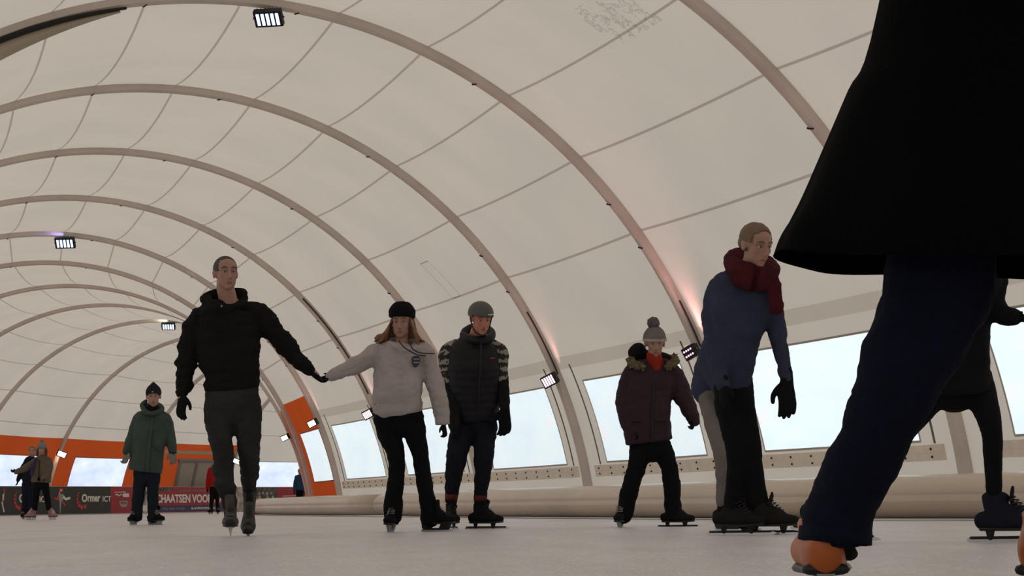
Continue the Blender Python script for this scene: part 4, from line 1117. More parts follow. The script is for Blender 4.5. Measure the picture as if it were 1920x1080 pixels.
    p.glove((1188, 812, -.09), (1200, 828, -.14), BLACKGLOVE, side=(0, -.6, .8), curl=60, cuffr=.032)
    SH = cloth('black_red_skate', .011, .009, .010)
    p.skate((1168, 965, .0), (1164, 992, .0), -10, SH, 'hockey', blade=K_GRY, size=.90)
    p.skate((1262, 963, .0), (1262, 990, .0), 62, SH, 'long', blade=BLK, size=.90)
purple_child()

# ---- blue sweater skater ---------------------------------------------------------------------------
def blue_woman():
    Y = 13.6
    p = Person('person', 'skater in a blue sweater, wine red scarf and flared black trousers, leaning forward', Y, (1400, 1003), vox=.0075)
    p.head(1412, 0, 424, 507, yaw=30, pitch=14, neck=(1402, 508, .04, 19), dy=-.16, jaw=.95, sz=1.0)
    b = p.body
    p.limb(b, [(1396, 520, .02, 36, .08), (1388, 560, 0, 50, .10), (1380, 640, .06, 38, .10), (1378, 720, .12, 38, .11), (1382, 750, .12, 36, .10)])
    p.limb(b, [(1345, 545, .02, 15), (1342, 620, .06, 14), (1350, 700, -.05, 11), (1354, 735, -.08, 9)])
    p.limb(b, [(1445, 560, .0, 15), (1459, 640, .02, 13), (1470, 715, -.06, 10)])
    p.limb(b, [(1365, 750, .10, 24), (1380, 840, 0, 17), (1384, 920, .05, 13), (1384, 955, .05, 12)])
    p.limb(b, [(1396, 750, .10, 24), (1412, 840, 0, 17), (1420, 920, .05, 13), (1424, 955, .05, 12)])
    p.finish_body(); p.eyes(browm=HAIRB)
    p.cap('hair', HAIRB, lambda x, y, z: (y > -.06-max(0, z-.06)*.3 and z > .074) or (y > -.05 and z > .02 and abs(x) > .055) or (y > .0 and z > -.05), r=(.083, .106, .093), thick=.005, amp=.003,
          extra=lambda bm: [ell(bm, Matrix.Identity(4), (0, .118, .0), (.035, .03, .04), 14)])
    SW = cloth('blue_sweater', .036, .042, .072, vary=.12)
    bm = bmesh.new()
    p.limb(bm, [(1400, 512, .03, 32, .08), (1396, 528, .02, 56, .11), (1390, 560, .0, 62, .135), (1384, 610, .03, 52, .135), (1379, 660, .07, 43, .13), (1377, 705, .11, 38, .125), (1378, 722, .12, 37, .125)], seg=24, sq=2.3, caps=(.4, .1))
    p.limb(bm, [(1362, 532, .03, 22), (1348, 548, .03, 27), (1341, 600, .06, 24), (1341, 650, .03, 22), (1348, 695, -.03, 18), (1353, 722, -.07, 14)])
    p.limb(bm, [(1432, 540, .0, 20), (1446, 560, .0, 23), (1454, 605, .02, 19), (1463, 655, .0, 16.5), (1470, 695, -.04, 13.5), (1473, 715, -.06, 11)])
    p.add('sweater', bm, SW, vox=.010, amp=.012, freq=(6, 6, 11), seed=31)
    WR = cloth('wine_scarf', .060, .009, .013, vary=.2)
    bm = bmesh.new()
    p.limb(bm, [(1372, 488, .05, 15), (1384, 478, .14, 20), (1412, 478, .16, 20), (1438, 492, .06, 17), (1440, 512, -.10, 18), (1415, 520, -.18, 20), (1388, 512, -.12, 20), (1374, 496, -.02, 18)], n=5)
    p.limb(bm, [(1376, 505, .0, 18), (1388, 525, -.12, 21), (1412, 535, -.17, 20), (1436, 525, -.12, 18)], n=4)
    p.limb(bm, [(1438, 515, -.12, 15), (1444, 540, -.15, 15, .03), (1449, 565, -.14, 14, .028), (1453, 585, -.13, 14, .025)], n=4)
    p.add('scarf', bm, WR, vox=.009, amp=.012, freq=(9, 9, 16), seed=33)
    bm = bmesh.new()
    p.limb(bm, [(1378, 705, .12, 36, .12), (1380, 735, .12, 38, .12), (1382, 755, .11, 36, .12)], seg=20)
    p.limb(bm, [(1366, 750, .10, 26), (1374, 800, .02, 23), (1381, 850, .0, 20), (1382, 895, .02, 20), (1381, 930, .04, 22), (1381, 945, .05, 23)])
    p.limb(bm, [(1394, 750, .10, 25), (1402, 800, .02, 22), (1410, 850, .0, 19), (1414, 895, .02, 20), (1418, 930, .04, 22.5), (1420, 946, .05, 23.5)])
    p.add('trousers', bm, BLACKPANT, vox=.010, amp=.007, freq=(7, 7, 13), seed=35)
    p.glove((1354, 724, -.08), (1352, 778, -.12), BLACKGLOVE, side=(.5, -.85, 0), normal=(.8, .4, 0), curl=30, cuffr=.029)
    p.glove((1473, 716, -.06), (1475, 792, -.10), BLACKGLOVE, side=(-.95, -.2, 0), normal=(-.2, .8, 0), curl=18, cuffr=.036, spread=1.2)
    SH = cloth('charcoal_skate', .014, .012, .013)
    p.skate((1384, 950, .05), (1374, 1003.5, .02), 66, SH, 'long', blade=BLK, size=1.0)
    p.skate((1424, 950, .05), (1432, 1003, -.02), 70, SH, 'long', blade=BLK, size=1.0)
blue_woman()

def behind_blue():
    Y = 15.4
    p = Person('person', 'bent skater in grey trousers mostly hidden behind the one in the blue sweater', Y, (1362, 991), vox=.009)
    p.head(1392, 0, 560, 625, yaw=25, pitch=30, neck=(1378, 618, .02, 15), dy=-.25)
    b = p.body
    p.limb(b, [(1375, 630, .0, 28, .08), (1362, 660, .12, 36, .10), (1345, 715, .25, 32, .10), (1342, 735, .25, 30, .10)])
    p.limb(b, [(1348, 650, .05, 12), (1335, 690, .1, 11), (1352, 740, -.05, 9)])
    p.limb(b, [(1392, 655, .02, 12), (1390, 705, .0, 11), (1385, 755, -.1, 8)])
    p.limb(b, [(1336, 730, .22, 20), (1354, 830, 0, 14), (1362, 920, .1, 11), (1362, 955, .1, 10)])
    p.limb(b, [(1362, 730, .22, 20), (1378, 830, 0, 14), (1386, 920, .1, 11), (1388, 950, .1, 10)])
    p.finish_body(); p.eyes(browm=HAIRD)
    p.cap('hat', BLACKKNIT, lambda x, y, z: z > .02, r=(.088, .106, .098), thick=.01)
    bm = bmesh.new()
    p.limb(bm, [(1374, 625, .03, 30, .09), (1362, 645, .08, 44, .12), (1350, 690, .18, 44, .13), (1340, 722, .24, 40, .13)], seg=20)
    p.limb(bm, [(1350, 645, .05, 18), (1334, 680, .1, 18), (1338, 705, .05, 16), (1354, 742, -.06, 12)])
    p.limb(bm, [(1385, 645, .02, 18), (1391, 695, .0, 16), (1386, 745, -.08, 12)])
    p.add('jacket', bm, cloth('slate_jacket', .040, .048, .085), vox=.011, amp=.01, seed=41)
    bm = bmesh.new()
    p.limb(bm, [(1343, 715, .23, 34, .12), (1347, 745, .22, 36, .12)], seg=18)
    p.limb(bm, [(1334, 738, .2, 22), (1344, 800, .05, 21), (1356, 850, .0, 19), (1360, 905, .07, 17), (1361, 940, .1, 17)])
    p.limb(bm, [(1362, 738, .2, 22), (1372, 800, .05, 20), (1380, 850, .0, 18), (1385, 905, .07, 16), (1387, 935, .1, 16)])
    p.add('trousers', bm, cloth('grey_trousers', .17, .15, .14), vox=.011, amp=.008, seed=43)
    p.glove((1355, 745, -.07), (1362, 775, -.12), BLACKGLOVE, side=(.5, -.8, 0), curl=50, cuffr=.036)
    p.glove((1385, 750, -.09), (1385, 782, -.14), BLACKGLOVE, side=(-.5, -.8, 0), curl=50, cuffr=.036)
    p.skate((1362, 945, .1), (1362, 997, .1), 30, BLACKPANT, 'hockey', blade=BLK)
    p.skate((1388, 942, .1), (1390, 996, .05), 40, BLACKPANT, 'hockey', blade=BLK)
behind_blue()

# ---- green coat ---------------------------------------------------------------------------------------
def green_coat():
    Y = 28.8
    p = Person('person', 'skater in a long green parka, pointed dark beanie and grey gloves, in the middle distance', Y, (272, 985), vox=.010)
    p.head(289, 0, 724, 763, yaw=6, pitch=6, neck=(287, 768, .02, 9), dy=-.05)
    b = p.body
    p.limb(b, [(286, 775, .02, 18, .08), (284, 800, 0, 26, .10), (278, 850, 0, 24, .10), (275, 890, 0, 24, .10)])
    p.limb(b, [(262, 782, .02, 8), (248, 820, .02, 7), (238, 848, -.02, 6)])
    p.limb(b, [(310, 782, .02, 8), (320, 820, .02, 7), (325, 848, -.02, 6)])
    p.limb(b, [(262, 888, 0, 13), (258, 930, 0, 9), (253, 968, .02, 6)])
    p.limb(b, [(289, 888, 0, 13), (287, 930, 0, 9), (288, 970, .02, 6)])
    p.finish_body(); p.eyes(browm=HAIRD)
    HT = cloth('dark_beanie', .018, .018, .019)
    bm = bmesh.new(); f = lambda *q: p.HM @ V(q)
    chain(bm, [f(0, .01, .012), f(0, .012, .06), f(0, .014, .105), f(0, .016, .135), f(0, .016, .16)], [(.090, .106), (.092, .108), (.070, .082), (.038, .042), (.010, .012)], side=p.HR @ V((1, 0, 0)), seg=24, caps=(.05, .5))
    ht = p.add('beanie', bm, HT, vox=.008, amp=.003, freq=(30, 30, 30))
    bm = bmesh.new(); box(bm, p.HM, .022, .004, .014, (-.005, -.098, .058)); p.raw('hat_mark', bm, K_GRY, ht)
    GC = mat('green_parka', (.042, .060, .050, 1), .8, bump=.2, bscale=80, vary=.12)
    bm = bmesh.new()
    p.limb(bm, [(287, 772, .03, 18, .085), (286, 780, .02, 31, .11), (284, 800, 0, 33, .135), (279, 835, 0, 31, .135), (275, 865, 0, 31.5, .145), (272, 884, 0, 32, .15)], seg=24, sq=2.4, caps=(.4, .08))
    p.limb(bm, [(268, 778, .02, 10), (260, 786, .02, 12.5), (250, 812, .03, 11.5), (243, 832, .0, 10.5), (239, 846, -.02, 9)])
    p.limb(bm, [(302, 778, .02, 10), (310, 786, .02, 12), (317, 812, .03, 11), (322, 832, .0, 10), (324, 846, -.02, 8.5)])
    co = p.add('parka', bm, GC, vox=.011, amp=.010, freq=(6, 6, 10), seed=51)
    bm = bmesh.new(); chain(bm, [p.P(289, 785, -.125), p.P(284, 830, -.15), p.P(280, 882, -.165)], [(.020, .008)]*3, seg=8); p.raw('placket', bm, GC, co)
    bm = bmesh.new(); box(bm, Matrix.Translation(p.P(297, 842, -.125)) @ Matrix.Rotation(.5, 4, 'Y'), .10, .02, .02); p.raw('pocket_flap', bm, GC, co)
    bm = bmesh.new(); p.limb(bm, [(273, 752, .02, 4), (266, 760, .06, 6), (274, 762, .14, 8), (289, 760, .17, 8), (300, 764, .1, 6), (302, 770, -.02, 5), (290, 776, -.12, 5), (277, 774, -.12, 5), (268, 764, -.02, 5)], n=4)
    p.add('hood', bm, GC, vox=.010, parent=co)
    bm = bmesh.new(); p.limb(bm, [(288, 762, .0, 10.5, .085), (288, 772, .0, 12, .09)], n=3); p.add('scarf', bm, BLACKKNIT, vox=.009)
    bm = bmesh.new()
    p.limb(bm, [(274, 870, 0, 24, .10), (275, 892, 0, 25, .10)], seg=18)
    p.limb(bm, [(263, 890, 0, 13.5), (260, 925, -.01, 11.5), (257, 950, .0, 11), (256, 968, .01, 11.5)])
    p.limb(bm, [(288, 890, 0, 13.5), (287, 925, -.01, 11), (287, 950, .0, 10.5), (288, 970, .01, 11.5)])
    p.add('trousers', bm, cloth('dark_blue_jeans', .012, .017, .024), vox=.010, amp=.007, seed=53)
    GG = cloth('grey_ski_glove', .20, .185, .165)
    for w_, t_, sd in (((239, 846, -.02), (234, 877, -.05), (.8, -.5, 0)), ((325, 846, -.02), (328, 876, -.05), (-.8, -.5, 0))):
        g = p.glove(w_, t_, GG, side=sd, curl=35, cuffr=.045, vox=.007)
        bm = bmesh.new(); p.limb(bm, [(w_[0], w_[1]+1.5, -.02, 8.2), (w_[0], w_[1]+3.5, -.02, 8.0)], n=2, caps=(.1, .1)); p.raw('glove_strap', bm, BLK, g)
    p.skate((254, 968, .02), (251, 985.5, .02), -8, BLACKPANT, 'figure', size=.95, blade=K_GRY)
    p.skate((289, 970, .02), (288, 985, .0), 45, BLACKPANT, 'figure', size=.98, blade=K_GRY)
green_coat()

# ---- two girls by the boards -----------------------------------------------------------------------------
def girl_beige():
    Y = depth_for(975.5, 78)
    p = Person('person', 'girl in a beige winter jacket and grey bobble hat, one arm stretched out', Y, (78, 975.5), vox=.012)
    p.head(79, 0, 831, 853, yaw=0, pitch=4, neck=(79, 856, .02, 5), dy=-.03)
    b = p.body
    p.limb(b, [(79, 858, .02, 9, .07), (78, 880, 0, 13, .09), (77, 905, 0, 13, .10)])
    p.limb(b, [(66, 864, .0, 5), (50, 876, -.1, 4), (34, 884, -.15, 3)]); p.limb(b, [(92, 864, .0, 5), (93, 884, -.05, 4), (80, 898, -.18, 3)])
    p.limb(b, [(71, 905, 0, 7), (66, 935, 0, 5), (63, 962, 0, 3.5)]); p.limb(b, [(84, 905, 0, 7), (90, 935, 0, 5), (94, 962, 0, 3.5)])
    p.finish_body(); p.eyes(browm=HAIRD)
    ht = p.cap('hat', cloth('pale_grey_hat', .20, .20, .185), lambda x, y, z: z > .015, r=(.098, .115, .115), thick=.012)
    bm = bmesh.new(); ell(bm, p.HM, (0, .01, .165), (.03, .03, .03)); p.raw('bobble', bm, MATS['cloth_pale_grey_hat'], ht)
    bm = bmesh.new(); f = lambda *q: p.HM @ V(q)
    for sg in (-1, 1): chain(bm, [f(sg*.07, .01, .02), f(sg*.085, .0, -.06), f(sg*.09, -.01, -.13)], [.03, .03, .02], seg=10)
    p.add('hair', bm, HAIRD, vox=.01)
    BJ = cloth('beige_jacket', .125, .10, .072)
    bm = bmesh.new()
    p.limb(bm, [(79, 857, .03, 9, .08), (79, 861, .02, 16, .11), (78, 880, 0, 18, .13), (77, 904, 0, 18.5, .14)], seg=20, sq=2.3, caps=(.4, .1))
    p.limb(bm, [(70, 863, .02, 7), (58, 872, -.05, 7.5), (46, 880, -.12, 6.5), (34, 885, -.16, 5)])
    p.limb(bm, [(90, 864, .02, 7.5), (93, 878, -.02, 7), (89, 892, -.12, 6), (82, 898, -.18, 5)])
    j = p.add('jacket', bm, BJ, vox=.013, amp=.012, freq=(6, 6, 14), seed=61)
    bm = bmesh.new(); chain(bm, [p.P(76, 862, -.12), p.P(75, 902, -.16)], [.010]*2, seg=6); p.raw('zip', bm, BLK, j)
    bm = bmesh.new(); p.limb(bm, [(70, 860, -.12, 2.5), (64, 872, -.13, 2.5), (62, 890, -.15, 2.5)]); p.raw('strap', bm, cloth('violet_strap', .05, .04, .12), j)
    bm = bmesh.new()
    p.limb(bm, [(77, 898, 0, 13, .10), (77, 908, 0, 14, .10)]); p.limb(bm, [(70, 908, 0, 8), (67, 930, 0, 6.5), (65, 954, 0, 5.5)]); p.limb(bm, [(84, 908, 0, 8), (88, 930, 0, 6.3), (92, 954, 0, 5.5)])
    p.add('trousers', bm, BLACKPANT, vox=.012, seed=3)
    p.glove((34, 885, -.16), (22, 883, -.2), BLACKGLOVE, side=(0, -.5, .8), cuffr=.04, vox=.008); p.glove((82, 899, -.19), (72, 899, -.25), BLACKGLOVE, side=(0, -.3, .9), curl=60, cuffr=.04, vox=.008)
    PKS = cloth('pink_white_skate', .34, .20, .20)
    p.skate((64, 958, 0), (60, 975, 0), -35, PKS, 'figure', size=.95, blade=K_WHT); p.skate((93, 958, 0), (97, 974.5, 0), 40, PKS, 'figure', size=.95, blade=K_WHT)
girl_beige()
def girl_dark():
    Y = depth_for(974, 45)+2.5
    p = Person('person', 'girl in dark clothes with fair hair tied back, half behind the beige jacket girl', Y, (47, 974), vox=.012)
    p.head(61, 0, 837, 857, yaw=6, neck=(60, 858, .02, 4.5), dy=-.03)
    b = p.body
    p.limb(b, [(60, 860, .02, 8, .07), (57, 880, 0, 11, .09), (54, 905, 0, 11, .10)])
    p.limb(b, [(49, 866, 0, 5), (40, 885, 0, 4), (33, 903, 0, 3)]); p.limb(b, [(70, 866, 0, 5), (74, 885, 0, 4), (76, 900, 0, 3)])
    p.limb(b, [(48, 905, 0, 7), (47, 935, 0, 5), (45, 962, 0, 3.5)]); p.limb(b, [(60, 905, 0, 7), (58, 935, 0, 5), (55, 960, 0, 3.5)])
    p.finish_body(); p.eyes(browm=HAIRB)
    p.cap('hair', HAIRB, lambda x, y, z: (y > -.06 and z > .078) or (y > -.05 and z > .02 and abs(x) > .055) or (y > 0 and z > -.05), r=(.083, .106, .092), thick=.005, extra=lambda bm: [ell(bm, Matrix.Identity(4), (0, .11, -.03), (.025, .025, .07), 10)])
    DK = cloth('dark_jacket', .012, .012, .018)
    bm = bmesh.new()
    p.limb(bm, [(60, 859, .02, 8, .08), (59, 864, 0, 13.5, .11), (56, 885, 0, 13.5, .12), (54, 902, 0, 13, .12)], seg=18, caps=(.4, .1)); p.limb(bm, [(51, 865, 0, 6), (42, 880, 0, 5.5), (34, 900, 0, 4.2)]); p.limb(bm, [(68, 866, 0, 6), (74, 885, 0, 5.2), (76, 898, 0, 4)])
    p.add('jacket', bm, DK, vox=.013, amp=.008, seed=66)
    bm = bmesh.new(); p.limb(bm, [(54, 897, 0, 12, .10), (54, 910, 0, 12.5, .10)]); p.limb(bm, [(48, 908, 0, 7.5), (47, 935, 0, 6), (45, 960, 0, 5)]); p.limb(bm, [(60, 908, 0, 7.5), (58, 935, 0, 6), (55, 958, 0, 5)])
    p.add('trousers', bm, cloth('navy_leggings', .010, .011, .022), vox=.012)
    p.glove((34, 901, 0), (31, 913, -.03), BLACKGLOVE, side=(.5, -.8, 0), cuffr=.035, vox=.008); p.glove((76, 899, 0), (77, 911, -.03), BLACKGLOVE, side=(-.5, -.8, 0), cuffr=.035, vox=.008)
    p.skate((45, 960, 0), (44, 974.0, 0), 0, BLACKPANT, 'figure', blade=K_GRY, size=.95); p.skate((55, 958, 0), (54, 973.5, .2), 10, BLACKPANT, 'figure', blade=K_GRY, size=.95)
girl_dark()

# ---- far people ---------------------------------------------------------------------------------------------
def far_person(Y, fx, top, label, jm, pm, dx=0, arm=(1, 1), hair=HAIRD, hood=None, vox=.016):
    gy = 540
    # row of the ice under the person at this distance
    q = V(((fx-960)/FPX*Y, Y, 0)); d = q-V((0, 0, HC)); gy = 540-FPX*d.dot(up)/d.dot(fwd)
    H = gy-top; u = H/100.0
    p = Person('person', label, Y, (fx, gy), vox=vox)
    X = lambda x: fx+x*u; Yy = lambda h: gy-h*u
    p.head(X(0+dx), 0, Yy(100), Yy(87), neck=(X(dx), Yy(85), .01, 3*u), dy=-.03)
    b = p.body
    p.limb(b, [(X(dx), Yy(83), 0, 7*u, .07), (X(dx*.6), Yy(70), 0, 8*u, .09), (X(0), Yy(50), 0, 8*u, .10)])
    for sg in (-1, 1):
        p.limb(b, [(X(dx+sg*8.5), Yy(80), 0, 3*u), (X(sg*12), Yy(62), 0, 2.6*u), (X(sg*12.5), Yy(46), -.05, 2*u)])
        p.limb(b, [(X(sg*4.5), Yy(50), 0, 4.5*u), (X(sg*5), Yy(28), 0, 3.2*u), (X(sg*6), Yy(8), 0, 2.4*u)])
    p.finish_body(); p.eyes(browm=hair)
    p.cap('hair' if not hood else 'hat', hood or hair, lambda x, y, z: (y > -.03+max(0, z-.04)*.4 and z > .02) or (y > 0 and z > -.05), r=(.084, .107, .094), thick=.008)
    bm = bmesh.new()
    p.limb(bm, [(X(dx), Yy(84), .02, 6*u, .08), (X(dx), Yy(81), 0, 10.5*u, .11), (X(dx*.5), Yy(66), 0, 10.5*u, .13), (X(0), Yy(50), 0, 11*u, .14)], seg=18, caps=(.4, .1))
    for sg in (-1, 1): p.limb(bm, [(X(dx+sg*8), Yy(81), 0, 4*u), (X(sg*12), Yy(64), 0, 3.6*u), (X(sg*12.5), Yy(48), -.05, 3*u)])
    p.add('jacket', bm, jm, vox=vox, amp=.01, seed=fx)
    bm = bmesh.new(); p.limb(bm, [(X(0), Yy(54), 0, 8.5*u, .10), (X(0), Yy(47), 0, 8.5*u, .10)])
    for sg in (-1, 1): p.limb(bm, [(X(sg*4.3), Yy(48), 0, 5*u), (X(sg*5), Yy(28), 0, 4*u), (X(sg*6), Yy(9), 0, 3.4*u)])
    p.add('trousers', bm, pm, vox=vox)
    for sg in (-1, 1):
        p.glove((X(sg*12.5), Yy(47), -.05), (X(sg*12), Yy(38), -.08), BLACKGLOVE, side=(-sg, -.4, 0), cuffr=.035, vox=.011)
        p.skate((X(sg*6), Yy(9), 0), (X(sg*6), gy, 0), sg*20, BLACKPANT, 'figure', blade=K_GRY, shaft=.12)
far_person(74, 402, 861, 'small distant skater in a red jacket in front of the maroon board', cloth('red_jacket', .30, .014, .012), BLACKPANT)
far_person(104.5, 562, 879, 'tiny distant person in a blue jacket beside the orange inner wall', cloth('blue_jacket', .025, .055, .11), BLACKPANT, hood=BLACKKNIT)

# ---- dark dressed skater behind the coat --------------------------------------------------------------------
def dark_skater():
    Y = depth_for(1017, 1880)
    p = Person('person', 'skater in a short black coat and tights, mostly hidden by the long black coat', Y, (1790, 1017), vox=.008)
    p.head(1835, 0, 330, 425, yaw=30, pitch=14, neck=(1822, 430, .02, 22), dy=-.12)
    b = p.body
    p.limb(b, [(1812, 445, .02, 45, .08), (1805, 490, 0, 66, .10), (1796, 600, .05, 60, .11), (1795, 700, .08, 62, .12)])
    p.limb(b, [(1752, 480, .02, 20), (1735, 570, .06, 18), (1745, 650, -.06, 14)])
    p.limb(b, [(1862, 485, .02, 20), (1862, 560, .02, 18), (1872, 590, -.04, 14), (1890, 599, -.10, 9)])
    p.limb(b, [(1762, 700, .08, 34), (1725, 765, .07, 26), (1680, 820, .12, 22), (1630, 880, .28, 17), (1582, 935, .40, 12)])
    p.limb(b, [(1830, 700, .08, 34), (1848, 765, .0, 23), (1856, 810, -.04, 18), (1862, 870, .0, 15), (1868, 945, .04, 12)])
    p.finish_body(); p.eyes(browm=HAIRD)
    p.cap('hair', HAIRD, lambda x, y, z: (y > -.04+max(0, z-.04)*.4 and z > .02) or (y > 0 and z > -.06), r=(.083, .106, .093), thick=.006)
    bm = bmesh.new()
    p.limb(bm, [(1814, 440, .03, 40, .09), (1810, 460, .02, 72, .12), (1804, 500, .0, 80, .14), (1798, 580, .03, 66, .14), (1795, 660, .06, 66, .15), (1794, 732, .08, 72, .17)], seg=24, sq=2.3, caps=(.4, .04))
    p.limb(bm, [(1765, 468, .02, 28), (1748, 490, .02, 30), (1735, 570, .06, 26), (1745, 640, -.05, 19)])
    p.limb(bm, [(1850, 468, .02, 28), (1866, 495, .02, 29), (1862, 560, .02, 26), (1872, 590, -.04, 21), (1892, 599, -.10, 17)])
    p.add('coat', bm, cloth('black_coat_short', .006, .006, .007), vox=.011, amp=.008, seed=71)
    bm = bmesh.new()
    p.limb(bm, [(1795, 690, .08, 58, .13), (1795, 715, .08, 58, .13)], seg=20)
    p.limb(bm, [(1762, 710, .08, 42), (1725, 765, .07, 34), (1680, 820, .12, 29), (1630, 880, .28, 22), (1582, 930, .40, 18)])
    p.limb(bm, [(1830, 710, .08, 40), (1848, 765, .0, 27), (1856, 810, -.04, 21), (1862, 870, .0, 18), (1868, 935, .04, 15)])
    p.add('tights', bm, BLACKPANT, vox=.011, amp=.004, seed=72)
    p.glove((1893, 599, -.10), (1925, 603, -.14), BLACKGLOVE, side=(0, -.2, 1), curl=15, cuffr=.038)
    p.glove((1745, 648, -.06), (1748, 715, -.1), BLACKGLOVE, side=(.6, -.8, 0), curl=30, cuffr=.038)
    SH = cloth('navy_skate', .012, .013, .022)
    p.skate((1870, 950, .04), (1880, 1016.5, .0), 78, SH, 'long', blade=BLK, size=1.0, lacem=None)
    p.skate((1572, 945, .45), (1568, 1004, .45), 75, SH, 'long', blade=BLK, size=.98, toe=8)
dark_skater()

# ---- foreground: long black coat, blue jeans, orange skate --------------------------------------------------
def coat_person():
    Y = 4.2
    p = Person('person', 'nearest skater at the right edge in long black coat, dark jeans and orange skates', Y, (1556, 1146), vox=.009)
    # everything above the coat's chest lies over the picture's top edge
    hz = lambda z: 540-FPX*((V((0, Y, z))-V((0, 0, HC))).dot(up))/((V((0, Y, z))-V((0, 0, HC))).dot(fwd))
    row = lambda z: hz(z)
    p.head(1900, 0, row(1.72), row(1.49), yaw=10, neck=(1880, row(1.44), .02, 50), dy=-.05)
    b = p.body
    p.limb(b, [(1875, row(1.40), .02, 120, .09), (1870, row(1.25), 0, 150, .12), (1850, row(1.05), 0, 130, .12), (1840, row(.90), 0, 145, .13), (1835, row(.80), 0, 130, .13)])
    p.limb(b, [(1740, row(1.36), .02, 45), (1690, row(1.17), .0, 36), (1760, row(1.15), -.24, 26)])
    p.limb(b, [(2010, row(1.36), .02, 45), (2070, row(1.17), .0, 36), (2000, row(1.15), -.24, 26)])
    p.limb(b, [(1780, row(.84), 0, 75), (1700, 670, -.03, 52), (1628, 845, .0, 40), (1572, 1030, .06, 34)])
    p.limb(b, [(1935, row(.84), 0, 75), (2045, 640, -.03, 52), (2020, 850, .05, 40), (1990, 1020, .10, 36)])
    p.finish_body(); p.eyes(browm=HAIRD)
    p.cap('hair', HAIRD, lambda x, y, z: (y > -.04+max(0, z-.04)*.4 and z > .02) or (y > 0 and z > -.08), r=(.083, .106, .093), thick=.008)
    CT = cloth('long_black_coat', .0035, .0035, .0038, vary=.02)
    # the coat: an open bell of cloth with folds, its hem swinging to the left
    def coat_ring(px, py, rpx, rd, dy=0, tilt=0):
        c = p.P(px, py, dy); return c, rpx*p.k, rd, tilt
    rings = [(1885, row(1.45), 80, .10, .0, 0), (1885, row(1.38), 160, .13, .0, 0), (1885, 60, 247, .19, .0, 0), (1875, 150, 279, .20, .0, 0), (1865, 250, 313, .21, .0, 0), (1855, 350, 347, .24, .0, .0), (1845, 430, 377, .255, 0, 0), (1840, 488, 387, .26, 0, 0)]
    rows = cat([(q[0], q[1], q[2], q[3]) for q in rings], 5)
    bm = bmesh.new(); grid = []; SEG = 96
    for j, (px, py, rp_, rd) in enumerate(rows):
        w = j/(len(rows)-1); R_ = []
        for k in range(SEG):
            an = 2*PI*k/SEG; fold = 1+.030*w*w*math.sin(an*9+1.2)+.02*w*math.sin(an*5+w*2)
            if w > .99: pass
            c, s_ = math.cos(an), math.sin(an)
            # hem line: rises at the far left, dips a little at the back right
            lift = -32*max(0, -c)**6*max(0, (w-.8)/.2) + 34*max(0, c)*max(0, (w-.7)/.3) + (14 if s_ < 0 else -6)*max(0, (w-.8)/.2)*(1-abs(c))
            q0 = p.P(px, py+lift, 0)
            R_.append(bm.verts.new(V((q0.x+rp_*p.k*c*fold, Y+.05+rd*s_*fold, q0.z))))
        grid.append(R_)
    for a, b_ in zip(grid[:-1], grid[1:]):
        for k in range(SEG): bm.faces.new((a[k], a[(k+1) % SEG], b_[(k+1) % SEG], b_[k]))
    bm.faces.new(grid[0])
    bmesh.ops.solidify(bm, geom=bm.faces[:], thickness=.008); bmesh.ops.recalc_face_normals(bm, faces=bm.faces[:])
    co = p.raw('coat', bm, CT)
    for pts in ([(1760, row(1.38), 0, 55), (1710, row(1.27), .02, 58), (1695, row(1.17), -.02, 50), (1750, row(1.15), -.22, 38)], [(1995, row(1.38), 0, 55), (2055, row(1.27), .02, 58), (2065, row(1.17), -.02, 50), (2005, row(1.15), -.22, 38)]):
        bm = bmesh.new(); p.limb(bm, pts); p.add('sleeve', bm, CT, vox=.012, amp=.008, parent=co)
    JN = cloth('dark_blue_denim', .0045, .0062, .0165, vary=.12, vscale=20)
    bm = bmesh.new()
    p.limb(bm, [(1842, row(.97), .05, 150, .10), (1840, row(.84), .05, 150, .105), (1842, row(.78), .05, 140, .10)], seg=20)
    p.limb(bm, [(1785, row(.84), 0, 98), (1757, 520, -.02, 104), (1728, 600, -.03, 98), (1694, 680, -.04, 88), (1664, 750, -.03, 78), (1630, 840, .0, 69), (1600, 910, .03, 66, .068), (1581, 965, .06, 67, .074), (1576, 1010, .07, 67, .078)], flat=.9, caps=(1, .12))
    p.limb(bm, [(1940, row(.84), 0, 92), (2035, 540, -.02, 94), (2050, 700, -.04, 84), (2030, 800, .0, 70), (2010, 900, .05, 64), (1998, 1000, .08, 60)], flat=.86)
    j = p.add('jeans', bm, JN, vox=.011, amp=.009, freq=(9, 9, 16), seed=82)
    bm = bmesh.new(); p.limb(bm, [(1577, 992, .07, 69, .080), (1575, 1018, .07, 70, .081)], n=2, seg=28, caps=(.06, .06)); p.raw('hem', bm, JN, j)
    OR = mat('orange_skate_shell', (.40, .095, .012, 1), .42, vary=.15, vscale=12, spec=.4)
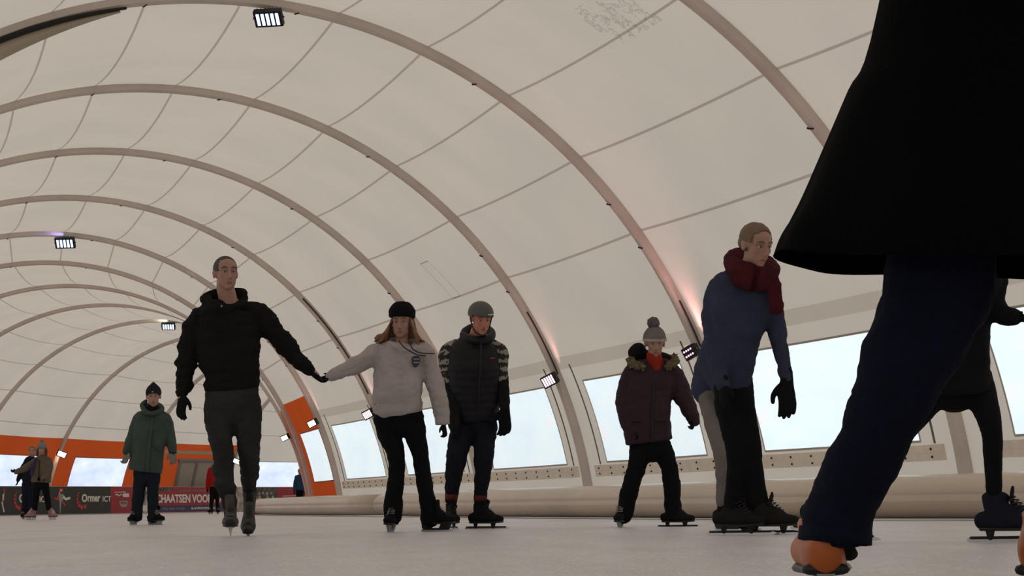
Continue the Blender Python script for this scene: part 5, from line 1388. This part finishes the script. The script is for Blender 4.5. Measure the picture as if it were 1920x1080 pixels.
    sk = p.skate((1566, 1030, .12), (1563, 1144, .12), 175, OR, 'hockey', blade=K_GRY, size=1.0, thick=1.2, shaft=.075, lacem=BLK)
    bm = bmesh.new(); p.limb(bm, [(1560, 1026, .08, 62, .070), (1568, 1010, .08, 62, .070)], n=2, seg=24, caps=(.2, .2)); p.add('liner', bm, BLACKKNIT, vox=.008, amp=.006, parent=sk)
    p.skate((2000, 1015, .1), (1990, 1144, .1), 160, OR, 'hockey', blade=K_GRY, size=1.0, thick=1.28, shaft=.085, lacem=BLK)
    p.glove((1762, row(1.15), -.25), (1860, row(1.17), -.33), BLACKGLOVE, side=(0, -.3, .9), curl=30, cuffr=.036)
    p.glove((1998, row(1.15), -.25), (1905, row(1.12), -.33), BLACKGLOVE, side=(0, -.3, .9), curl=30, cuffr=.036)
coat_person()

# ------------------------------------------------------------------ daylight and view
w = bpy.data.worlds.new('sky'); bpy.context.scene.world = w; w.use_nodes = True
nt = w.node_tree; N = nt.nodes.new; L = nt.links.new
bg = nt.nodes['Background']; tc = N('ShaderNodeTexCoord'); sx = N('ShaderNodeSeparateXYZ'); L(tc.outputs['Generated'], sx.inputs[0])
rp = N('ShaderNodeValToRGB'); e = rp.color_ramp.elements
e[0].position = .46; e[0].color = (.62, .62, .63, 1); e[1].position = .52; e[1].color = (.86, .96, 1.0, 1)
x = e.new(1.0); x.color = (.98, .97, .95, 1)
mr = N('ShaderNodeMapRange'); mr.inputs[1].default_value = -1; mr.inputs[2].default_value = 1; L(sx.outputs[2], mr.inputs[0]); L(mr.outputs[0], rp.inputs[0])
L(rp.outputs[0], bg.inputs[0]); bg.inputs[1].default_value = 1.32
sc = bpy.context.scene
sc.view_settings.view_transform = 'Standard'; sc.view_settings.look = 'None'; sc.view_settings.gamma = 1; sc.view_settings.exposure = 0
sc.view_settings.use_curve_mapping = False
sc.cycles.max_bounces = 8; sc.cycles.diffuse_bounces = 4; sc.cycles.transparent_max_bounces = 8
sc.cycles.use_denoising = True
sc.cycles.sample_clamp_indirect = 3
